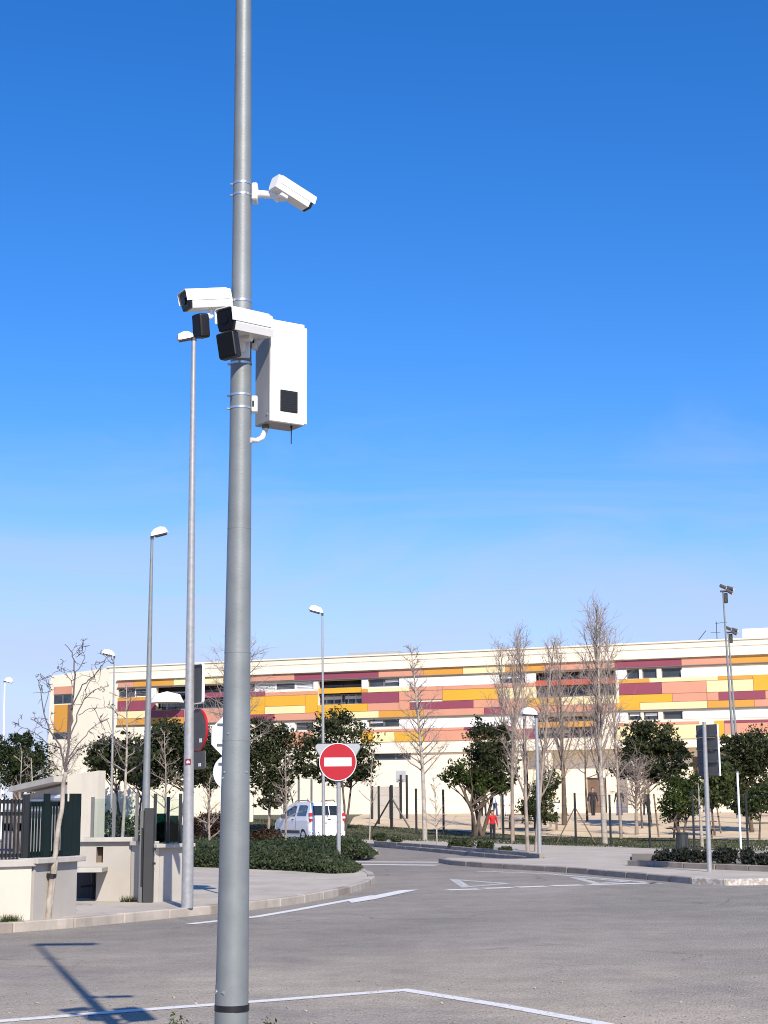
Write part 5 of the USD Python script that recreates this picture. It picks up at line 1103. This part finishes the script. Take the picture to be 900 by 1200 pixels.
# middle wall with meter niche, canopy slab and the glass screen
w3a = G(88, 1056, PZ); w3b = G(152, 1055.5, PZ); w3c = G(166, 1056, PZ)
T = Th('screen_wall', 'grey rendered wall with a small niche, canopy slab and dark opening beside the gate post', 'wall', (w3b[0], w3b[1], PZ))
zc3, zc3b = zat(w3b, 986.5), zat(w3c, 991)
def seg_on(a, b, x0, x1, y0, y1):          # rectangle on the wall plane from photo pixels -> local u, z
    return None
d3_ = np.array(w3b[:2]) - w3a[:2]; l3_ = np.linalg.norm(d3_); d3_ /= l3_; n3_ = np.array([-d3_[1], d3_[0]]); n3_ = n3_ if n3_ @ np.array(w3a[:2]) > 0 else -n3_
D3, NN3 = np.array([*d3_, 0]), np.array([*n3_, 0]); O3 = np.array([w3a[0], w3a[1], 0])
def onw(x, y):
    r = ray(x, y); t = ((O3 - CAM) @ NN3) / (r @ NN3); p = CAM + r * t; return (p - O3) @ D3, p[2]
nu0, nz0 = onw(112.5, 1011); nu1, nz1 = onw(121, 992.5)
du0, dz0 = onw(86, 1062); du1, dz1 = onw(113, 1021)
wp_ = sbox(-.2, -.05, l3_, zc3).difference(sbox(nu0, nz0, nu1, nz1)).difference(sbox(-.1, -.04, du1, dz1))
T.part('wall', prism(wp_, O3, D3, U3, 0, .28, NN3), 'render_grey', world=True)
T.part('niche_back', XF(BX(((nu0 + nu1) / 2, .2, (nz0 + nz1) / 2), (nu1 - nu0 + .1, .02, nz1 - nz0 + .1)), np.stack([D3, NN3, U3], 1), O3), 'brown_door', world=True)
R3w = np.stack([D3, NN3, U3], 1)
T.part('opening_back', XF(BX((du1 / 2, .9, dz1 / 2), (du1 + 1.0, .04, dz1 + .3)), R3w, O3), 'interior', world=True)
T.part('opening_side', XF(BX((du1 + .02, .58, dz1 / 2), (.04, .6, dz1 + .2)), R3w, O3), 'render_grey', world=True)
T.part('canopy_slab', XF(BX(((du0 + onw(126, 1020)[0]) / 2, -.16, dz1 + .04), (onw(127, 1020)[0] - du0, .9, .075), ch=.008), R3w, O3), 'coping', world=True)
T.part('pipe', [XF(CY((du1 * .62, .55, 0), (du1 * .62, .55, dz1), .05, 10), R3w, O3), XF(CY((du1 * .80, .5, 0), (du1 * .80, .5, dz1), .035, 10), R3w, O3), XF(CY((0, .5, dz1 * .55), (du1 * .8, .5, dz1 * .6), .02, 8), R3w, O3)], 'dark_steel', world=True)
coping(T, w3a + D3 * .1, w3b, zc3 + .002, .28, .10, .07, .04)
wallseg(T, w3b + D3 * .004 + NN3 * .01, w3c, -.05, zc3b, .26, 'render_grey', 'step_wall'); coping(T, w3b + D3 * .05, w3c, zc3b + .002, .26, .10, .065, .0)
def glass_screen(name, label, pts, ybot, ytop, green, wall_off=.14):
    P = [O3 + D3 * onw(x, 1000)[0] + NN3 * wall_off for x in pts]
    T = Th(name, label, 'glass screen', (P[0][0], P[0][1], zc3))
    for i, p in enumerate(P):
        z0, z1 = zat(p, ybot[i]), zat(p, ytop[i]); T.part('post', BX((p[0], p[1], (z0 + z1) / 2), (.05, .05, z1 - z0)), 'frame_grey' if not green else 'fence_black', world=True)
    for i in range(len(P) - 1):
        a, b = P[i] + D3 * .03, P[i + 1] - D3 * .03; z0, z1 = zat(a, ybot[i] - 1), zat(a, ytop[i] + 2)
        zm = z0 + (z1 - z0) * .62 if green else z0
        if green: T.part('green_panel', BX((*((a + b) / 2)[:2], (z0 + zm) / 2), (np.linalg.norm(b - a), .012, zm - z0 - .01), RZ(math.atan2(d3_[1], d3_[0]))), 'green_glass', world=True)
        T.part('glass_panel', BX((*((a + b) / 2)[:2], (zm + z1) / 2), (np.linalg.norm(b - a), .012, z1 - zm), RZ(math.atan2(d3_[1], d3_[0]))), 'clear_glass', world=True)
glass_screen('glass_screen', 'clear glass screen between slim posts on the niche wall', [105.5, 131, 158], [982, 981, 986], [934, 931, 929], False)
# gate post and right wall
gp0 = G(171, 1058, PZ)
T = Th('gate_post', 'tall dark grey steel gate post box with a slot down its side', 'gate post', gp0)
zgp = zat(gp0, 947); hgp = zgp - PZ; wg = 11.5 * mpp(gp0)
T.part('box', BX((.02, .08, hgp / 2), (wg, .16, hgp), ch=.008), 'gate_grey'); T.part('side_channel', BX((-wg / 2 - .015, .05, hgp / 2 - .02), (.05, .1, hgp - .04)), 'frame_grey'); T.part('slot', BX((-wg / 2 + .0, -.003, hgp * .48), (.03, .01, hgp * .62)), 'black_plastic')
for y in (995, 1012): T.part('hinge', BX((wg / 2 + .035, .02, zat(gp0, y) - PZ), (.05, .04, .035)), 'black_plastic')
w4a = G(178, 1057.5, PZ); w4m = G(186, 1056.5, PZ); w4b = G(262, 1050, PZ); w4b[1] = w4m[1] + 1.4; w4b[0] = w4m[0] + 1.5
T = Th('right_wall', 'short rendered wall with coping between the gate post and the galvanised pole', 'wall', (w4a[0], w4a[1], PZ))
zc4 = zat(w4m, 993.5); wallseg(T, w4a, w4m + np.array([-.004, 0, 0]), -.05, zc4, .25, 'render_cream', 'end_pier'); w4q = AT(224, 1045, w4m[1] + .5)
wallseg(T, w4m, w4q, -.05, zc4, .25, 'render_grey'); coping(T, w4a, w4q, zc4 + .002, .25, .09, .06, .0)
glass_screen('glass_screen', 'green tinted glass screen on the wall right of the gate post', [179.5, 195, 209.5], [988, 988, 990], [930, 934, 930], True)
# ramp of pavement rising behind
# low cream boundary wall further back
a, b = PY(105, 92, 0), PY(285, 92, 0)
T = Th('boundary_wall', 'cream boundary wall behind the hedges on the left with a stepped top', 'wall', (a[0], 92, 0))
for x0, x1, yt in ((95, 142, 902), (142, 168, 904), (168, 246, 911), (246, 300, 925)):
    p, q = PY(x0, 92 + (x0 - 95) * .01, 0), PY(x1, 92 + (x1 - 95) * .01, 0); T.part('wall', BX(((p[0] + q[0]) / 2, 92.2, zat((p[0], 92, 0), yt) / 2), (q[0] - p[0] - .01, .3, zat((p[0], 92, 0), yt))), 'school_cream', world=True)

# ------------------------------------------------------------------ park fence
fposts = [(444, 966, 921), (459, 972, 920), (488, 977, 924), (520, 979, 925), (554, 981, 926), (590, 985, 930), (630, 987, 928), (675, 989, 929), (716, 991, 931), (762, 993, 931), (814, 997, 925), (877, 1000, 930), (945, 1003, 930)]
b0 = GP(444, 966); T = Th('park_fence', 'park fence of slim black posts and thin wires around the playground', 'fence', b0)
prev = None
for i, (x, yb, yt) in enumerate(fposts):
    b = GP(x, yb); t = zat(b, yt); r = (2.2 if i != 1 else 3.0) * mpp(b) * .62
    T.part('post', CY(b - [0, 0, .1], (b[0], b[1], t), r, 8), 'fence_black', world=True)
    if i in (1, 7):
        for s in (-1, 1): T.part('brace', CY((b[0], b[1], b[2] + (t - b[2]) * .72), (b[0] + s * 22 * mpp(b), b[1] + s * -.3, b[2]), r * .55, 6), 'fence_black' if i == 1 else 'timber', world=True)
    if prev is not None:
        for f_ in (.03, .25, .5, .75, .97): T.part('wire', CY((prev[0][0], prev[0][1], prev[0][2] + (prev[1] - prev[0][2]) * f_), (b[0], b[1], b[2] + (t - b[2]) * f_), .004, 4), 'fence_black', world=True)
    prev = (b, t)
# side fence with brace posts by the van's right
T = Th('side_fence', 'pale green mesh screen on dark posts against the cream wall', 'fence', PY(440, 95))
for x in (436, 458, 470, 477): p = PY(x, 95); T.part('post', CY(p, (p[0], p[1], zat(p, 921 if x < 470 else 908)), .07, 8), 'fence_black', world=True)
p, q = PY(437, 95.1), PY(469, 95.1); T.part('mesh_screen', BX(((p[0] + q[0]) / 2, 95.1, (p[2] + zat(p, 922)) / 2), (q[0] - p[0], .03, zat(p, 922) - p[2])), 'render_grey', world=True)
# frame fence behind the van
T = Th('wire_frame', 'thin post frame with diagonal brace behind the van', 'fence', PY(335, 90))
for x in (333, 350, 365): p = PY(x, 90); T.part('post', CY(p, (p[0], p[1], zat(p, 913)), .06, 8), 'frame_grey', world=True)
p, q = PY(336, 90), PY(350, 90); T.part('brace', CY((p[0], 90, zat(p, 915)), q, .045, 6), 'frame_grey', world=True)
# basketball board
p = PY(469, 96); T = Th('basketball_hoop', 'grey backboard on a post in front of the cream school wall', 'basketball hoop', p)
T.part('post', CY((0, 0, 0), (0, 0, zat(p, 905) - p[2]), .07, 8), 'frame_grey'); zb1, zb0 = zat(p, 903) - p[2], zat(p, 917) - p[2]
T.part('backboard', BX((.05, -.12, (zb0 + zb1) / 2), (.62, .04, zb1 - zb0)), 'sign_back_pale'); T.part('rim', [TB([(.05 + .2 * math.cos(t), -.38 + .2 * math.sin(t), zb0 + .15) for t in np.linspace(0, 6.28, 15)], .02, 5, False)], 'panel_red')

# ------------------------------------------------------------------ the van
vb = PY(343, 73.5, 0.0)
be = math.radians(27); sc_ = 1.0
rear_c = AT(384, 980, 72.0); hdv = np.array([-math.sin(be), math.cos(be), 0])
vo = np.array([rear_c[0], 72.0, 0.0])
T = Th('parked_van', 'white compact van with dark rear windows driving off behind the hedges', 'van', vo, rz=be)
# local: y forward, x right; rear at y=0
side = [(0.02, .42), (0.0, .95), (.06, 1.25), (.22, 1.72), (.34, 1.80), (1.2, 1.84), (2.2, 1.80), (2.62, 1.68), (3.22, 1.16), (3.95, 1.0), (4.16, .85), (4.2, .5), (4.15, .30), (3.9, .28), (3.86, .40), (3.72, .58), (3.52, .64), (3.32, .58), (3.18, .40), (3.14, .26), (1.12, .26), (1.08, .40), (.94, .58), (.74, .64), (.54, .58), (.40, .40), (.36, .28), (.1, .30)]
def vw(z): return np.interp(z, [.25, .6, 1.0, 1.2, 1.7, 1.85], [.86, .90, .905, .88, .76, .70])
v, f = prism(side, (0, 0, 0), np.array([0, 1.0, 0]), U3, -1, 1, X1)
m = trimesh.Trimesh(v, f); 
m = m.subdivide_to_size(.25); v, f = np.array(m.vertices), np.array(m.faces)
rl = 1 - .10 * np.clip(1 - v[:, 1] / .1, 0, 1) * (v[:, 2] > .45) - .12 * sm(3.2, 4.2, v[:, 1])
v[:, 0] = v[:, 0] * vw(v[:, 2]) * rl
T.part('body', (v, f), 'van_white', smooth=35)
def spx(y, z, off=.006): return vw(z) + off
def sidepanel(poly, m, s, off=.008, name='side_window', parent=None):
    g = Polygon(poly); g2 = m3.CrossSection([list(g.exterior.coords)[:-1]]) if False else g
    v, f = prism(g2, (0, 0, 0), np.array([0, 1.0, 0]), U3, 0, .012, X1)
    mm = trimesh.Trimesh(v, f).subdivide_to_size(.2); v = np.array(mm.vertices); f = np.array(mm.faces)
    v[:, 0] = s * (vw(v[:, 2]) + off - .012 + v[:, 0]); f = f if s > 0 else f[:, ::-1]
    return T.part(name, (v, f), m)
for s in (-1, 1):
    sidepanel([(.42, 1.2), (.40, 1.62), (.62, 1.68), (1.35, 1.68), (1.42, 1.2)], 'van_glass', s)
    sidepanel([(1.62, 1.18), (1.62, 1.66), (2.2, 1.64), (2.55, 1.5), (2.92, 1.2)], 'van_glass', s)
    sidepanel([(1.1, .42), (1.1, .56), (3.15, .56), (3.15, .42)], 'van_grey', s, name='side_trim')
    d_ = sidepanel([(1.55, .6), (1.51, 1.14), (1.53, 1.14), (1.57, .6)], 'van_grey', s, .006, 'door_seam')
    sidepanel([(1.75, 1.02), (1.75, 1.06), (1.95, 1.06), (1.95, 1.02)], 'van_grey', s, .02, 'door_handle')
    T.part('mirror', RB((s * 1.0, 2.75, 1.18), (.2, .12, .2), .04), 'van_grey', smooth=40)
    for y in (.74, 3.52):
        w = T.part('wheel', CY((s * .70, y, .31), (s * .885, y, .31), .31, 24), 'tyre', smooth=40); sub(w, 'rim', CY((s * .886, y, .31), (s * .892, y, .31), .2, 16), 'van_silver')
    tl = T.part('tail_light', RB((s * .80, .10, 1.13), (.14, .20, .42), .03, None), 'tail_red', smooth=40); sub(tl, 'clear_band', RB((s * .805, .085, 1.12), (.145, .21, .09), .02), 'sign_white')
    T.part('roof_rail', TB([(s * .64, .6, 1.83), (s * .64, .75, 1.90), (s * .64, 2.0, 1.88), (s * .64, 2.15, 1.81)], .022, 6), 'van_grey')
def rearpanel(x0, x1, z0, z1, m, name, off=.012, parent=None):
    def yr(z): return np.interp(z, [.42, .95, 1.25, 1.72], [.02, 0, .06, .22])
    v = np.array([[x0, yr(z0) - off, z0], [x1, yr(z0) - off, z0], [x1 * .95, yr(z1) - off, z1], [x0 * .95, yr(z1) - off, z1], [x0, yr(z0) + .02, z0], [x1, yr(z0) + .02, z0], [x1 * .95, yr(z1) + .02, z1], [x0 * .95, yr(z1) + .02, z1]])
    f = np.array([[0, 1, 2, 3], [0, 4, 5, 1], [1, 5, 6, 2], [2, 6, 7, 3], [3, 7, 4, 0]])
    return T.part(name, (v, f), m)
rearpanel(-.68, .10, 1.22, 1.64, 'van_glass', 'rear_window'); rearpanel(.14, .68, 1.22, 1.64, 'van_glass', 'rear_window')
rearpanel(.105, .135, .5, 1.66, 'van_grey', 'door_seam', .006)
rearpanel(-.32, -.02, .74, .84, 'sign_white', 'number_plate', .02); rearpanel(-.3, -.02, .87, .90, 'van_grey', 'plate_lamp', .02); rearpanel(.0, .16, 1.02, 1.06, 'van_grey', 'rear_handle', .03); rearpanel(-.02, .012, 1.14, 1.3, 'van_grey', 'wiper', .03)
T.part('rear_bumper', RB((0, .05, .42), (1.72, .22, .24), .05), 'van_white', smooth=40); T.part('front_bumper', RB((0, 4.14, .42), (1.6, .16, .26), .05), 'van_grey', smooth=40)
v, f = prism([(-.7, 0), (.7, 0), (.62, .1), (-.62, .1)], (0, .5, 1.82), X1, U3, 0, .05, Y1); T.part('brake_light', BX((0, .235, 1.735), (.2, .02, .03)), 'tail_red')
ws = np.array([[-.72, 3.16, 1.22], [.72, 3.16, 1.22], [.62, 2.66, 1.67], [-.62, 2.66, 1.67]]) + [0, .03, .02]; T.part('windscreen', (np.vstack([ws, ws - [0, .03, .03]]), np.array([[0, 1, 2, 3], [7, 6, 5, 4], [0, 4, 5, 1], [1, 5, 6, 2], [2, 6, 7, 3], [3, 7, 4, 0]])), 'van_glass')
T.part('aerial', CY((0, 2.3, 1.80), (0, 2.15, 2.0), .012, 6), 'black_plastic')

# ------------------------------------------------------------------ people
def chain(pts, rads):
    out = []
    for k in range(len(pts) - 1):
        a = m3.Manifold.sphere(rads[k], 12).translate([float(x) for x in pts[k]]); b = m3.Manifold.sphere(rads[k + 1], 12).translate([float(x) for x in pts[k + 1]]); out.append(m3.Manifold.batch_hull([a, b]))
    return out
def union(ms): return m3.Manifold.batch_boolean(ms, m3.OpType.Add)
def smoothm(mn, res=.03):
    mn = mn.refine_to_length(res); v, f = VF(mn); t = trimesh.Trimesh(v, f); trimesh.smoothing.filter_taubin(t, iterations=6); return t
def person(label, base, H, face, shirt, trousers, seed, hair='hair_dark', head_s=1.0, legs=0.0, arms=.12):
    """standing figure of height H looking along 'face' (angle about z)"""
    T = Th('person', label, 'person', base, rz=face); s = H / 1.75
    P = lambda x, y, z: np.array([x, y, z]) * s
    hip, kn, an_ = [], [], []
    body = []
    pel, ch, nk = P(0, 0, .95), P(0, -.01, 1.28), P(0, 0, 1.48)
    body += chain([P(-.09, 0, .95), P(.09, 0, .95)], [.12 * s, .12 * s]) + chain([P(0, 0, .98), P(0, 0, 1.2)], [.135 * s, .13 * s]) + chain([P(-.10, 0, 1.33), P(.10, 0, 1.33)], [.11 * s, .11 * s]) + chain([P(0, 0, 1.2), P(0, 0, 1.36)], [.13 * s, .13 * s]) + chain([P(0, 0, 1.4), P(0, -.01, 1.56)], [.06 * s, .055 * s])
    hz = 1.64
    body += chain([P(0, 0, hz + .01), P(0, -.02, hz - .05)], [.098 * s * head_s, .078 * s * head_s]) + chain([P(0, -.095, hz - .02), P(0, -.105, hz - .035)], [.016 * s, .018 * s]) + [m3.Manifold.sphere(.022 * s, 10).translate([float(q) for q in P(sx * .096, .005, hz - .02)]) for sx in (-1, 1)]
    sh, tr, shoes = [], [], []
    sh += chain([P(-.10, 0, 1.34), P(.10, 0, 1.34)], [.125 * s, .125 * s]) + chain([P(0, 0, 1.34), P(0, 0, .98)], [.15 * s, .155 * s]) + chain([P(-.07, 0, .97), P(.07, 0, .97)], [.135 * s, .135 * s])
    for sx in (-1, 1):
        sw = legs * sx
        A1_, K1, H1 = P(sx * .10, -.0 + sw, .09), P(sx * .10, -.02 + sw * .5, .50), P(sx * .095, 0, .93)
        body += chain([H1, K1, A1_], [.095 * s, .062 * s, .042 * s]); tr += chain([H1, K1, A1_], [.108 * s, .08 * s, .065 * s])
        shoes.append(union(chain([A1_ + P(0, .02, -.045), A1_ + P(0, -.15, -.055)], [.045 * s, .038 * s])))
        S1, E1, W1 = P(sx * .20, 0, 1.40), P(sx * (.24 + arms * .4), .03, 1.12), P(sx * (.25 + arms * .6), -.06, .88)
        body += chain([S1, E1, W1], [.055 * s, .042 * s, .03 * s]); sh += chain([P(sx * .1, 0, 1.38), S1, E1, W1 * .9 + E1 * .1], [.1 * s, .072 * s, .058 * s, .046 * s])
        dn = np.array([0, -.25, -1.0]); dn /= np.linalg.norm(dn)
        pm = W1 + dn * .06 * s; body += chain([W1, pm], [.028 * s, .032 * s])
        for j in range(4):
            o = P(0, -.03 + .02 * j, 0); ln = (.075, .085, .08, .062)[j] * s
            body += chain([pm + o * .8, pm + o + dn * ln * .55, pm + o + dn * ln + P(-sx * .012, 0, 0)], [.0105 * s, .0095 * s, .008 * s])
        body += chain([W1 + dn * .03 * s + P(0, -.025, 0), W1 + dn * .055 * s + P(-sx * .005, -.055, 0), W1 + dn * .09 * s + P(-sx * .01, -.06, 0)], [.012 * s, .011 * s, .009 * s])
    tr += chain([P(-.08, 0, .95), P(.08, 0, .95)], [.13 * s, .13 * s])
    T.part('body', smoothm(union(body), .025 * s), 'skin', smooth=True)
    for sx in (-1, 1): T.part('eye', trimesh.creation.icosphere(1, .012 * s).apply_translation(P(sx * .034, -.094 * head_s, hz + .005)), 'black_plastic')
    T.part('mouth', BX(P(0, -.098 * head_s, hz - .075), np.array([.04, .008, .008]) * s), 'cloth_red')
    T.part('shirt', smoothm(union(sh), .04 * s), shirt, smooth=True); T.part('trousers', smoothm(union(tr), .04 * s), trousers, smooth=True)
    for q in shoes: T.part('shoe', q, 'cloth_black', smooth=True)
    hm = union([m3.Manifold.sphere(.108 * s * head_s, 20).translate([0, .012 * s, (hz + .022) * s])]) - m3.Manifold.cube([.4 * s, .2 * s, .3 * s], True).translate([0, -.16 * s, (hz - .09) * s]) - m3.Manifold.cube([.4 * s, .4 * s, .1 * s], True).translate([0, 0, (hz - .1) * s])
    T.part('hair', hm, hair, smooth=40)
    return T
cp = G(577.5, 983.5, .13); person('child in a red top and dark trousers standing on the grass by the fence', cp, zat(cp, 950) - cp[2], 0.3, 'cloth_red', 'cloth_black', 1, head_s=1.25)
for x, yb, H, fc, a, b_, lab in [(580, 955.5, 1.55, 2.0, 'cloth_white', 'cloth_blue', 'person in a white top walking behind the red child'), (593, 956, 1.5, .8, 'cloth_white', 'cloth_white', 'person all in white right of the red child behind the fence'), (567, 955.5, 1.6, 2.8, 'cloth_black', 'cloth_black', 'person in black standing under the forked tree'),
                                (662, 957.5, 1.5, 1.5, 'cloth_green', 'cloth_black', 'person in a dark green jacket behind the white post box'), (695, 957.5, 1.75, .2, 'cloth_black', 'cloth_black', 'person in black in front of the brown school door'), (726, 958, 1.7, -.6, 'cloth_black', 'cloth_blue', 'person in dark clothes right of the tallest poplar'), (757, 958, 1.6, 2.5, 'cloth_black', 'cloth_black', 'person in dark clothes behind the small twiggy tree')]:
    p = PY(x, 101.5); person(lab, p, H, fc, a, b_, int(x), legs=.12)

# ------------------------------------------------------------------ park furniture
p = G(652.5, 977, .18); p[2] = float(HZ(0, p[1])); T = Th('post_box', 'white box with a sloped lid on a thin post on the sand', 'notice box', p); k = mpp(p)
T.part('post', BX((0, 0, 10 * k), (2.4 * k, 2.4 * k, 20 * k)), 'timber'); T.part('box', BX((0, 0, 27 * k), (9.5 * k, 7 * k, 13 * k), ch=.02), 'box_white'); T.part('lid', XF(BX((0, 0, 0), (12 * k, 9 * k, 1.6 * k), basis((1, 0, -.08))), None, (0, -.05, 34.3 * k)), 'box_white')
p = G(799.5, 998, .2); T = Th('litter_bin', 'dark grey litter bin on the grass by the planting bed', 'litter bin', p); k = mpp(p)
T.part('body', TB([(0, 0, .02), (0, 0, 20 * k)], [6.0 * k, 6.6 * k], 20), 'bin_grey', smooth=40); T.part('rim', TB([(0, 0, 20 * k), (0, 0, 22 * k)], [7.0 * k, 7.0 * k], 20), 'dark_steel', smooth=40); T.part('post', CY((7.5 * k, .1, 0), (7.5 * k, .1, 22 * k), .03, 8), 'dark_steel')
for i in range(7): a = i * .9; T.part('rib', BX((6.4 * k * math.cos(a), 6.4 * k * math.sin(a), 10 * k), (.02, .02, 18 * k), RZ(a)), 'bin_grey')
def picnic(x, y, lab, w=1.8):
    p = GP(x, y); T = Th('picnic_table', lab, 'picnic table', p)
    for i in range(4): T.part('plank', BX((0, -.3 + i * .2, .74), (w, .17, .05)), 'timber')
    for s in (-1, 1):
        for j in range(2): T.part('seat_plank', BX((0, s * (.62 + j * .16), .44), (w, .14, .045)), 'timber')
        T.part('leg_frame', [CY((s * w * .36, -.6, 0), (s * w * .36, -.2, .72), .045, 6), CY((s * w * .36, .6, 0), (s * w * .36, .2, .72), .045, 6), BX((s * w * .36, 0, .40), (.06, 1.5, .07))], 'timber')
picnic(613, 972, 'dark wooden picnic table under the green shrub tree'); picnic(812, 983, 'wooden picnic table behind the litter bin', 2.0); picnic(893, 966, 'small wooden picnic table far right under the trees')
for (x, y0, y1, r, lab) in ((612, 0, 0, 0, ''),): pass
# young tree stakes on the sand
for x, yb, yt, lab in ((772, 986, 930, 'thin pale stake on the sand left of the yellow green tree'), (845, 981, 945, 'leaning thin trunk on the sand right of the white sign pole')):
    p = GP(x, yb - 4); T = Th('tree_stake', lab, 'stake', p); T.part('stake', CY((0, 0, 0), (-.15, 0, zat(p, yt) - p[2]), .04, 8), 'timber'); T.part('tie', CY((-.09, 0, (zat(p, yt) - p[2]) * .6), (-.092, 0, (zat(p, yt) - p[2]) * .6 + .06), .05, 8), 'black_plastic')
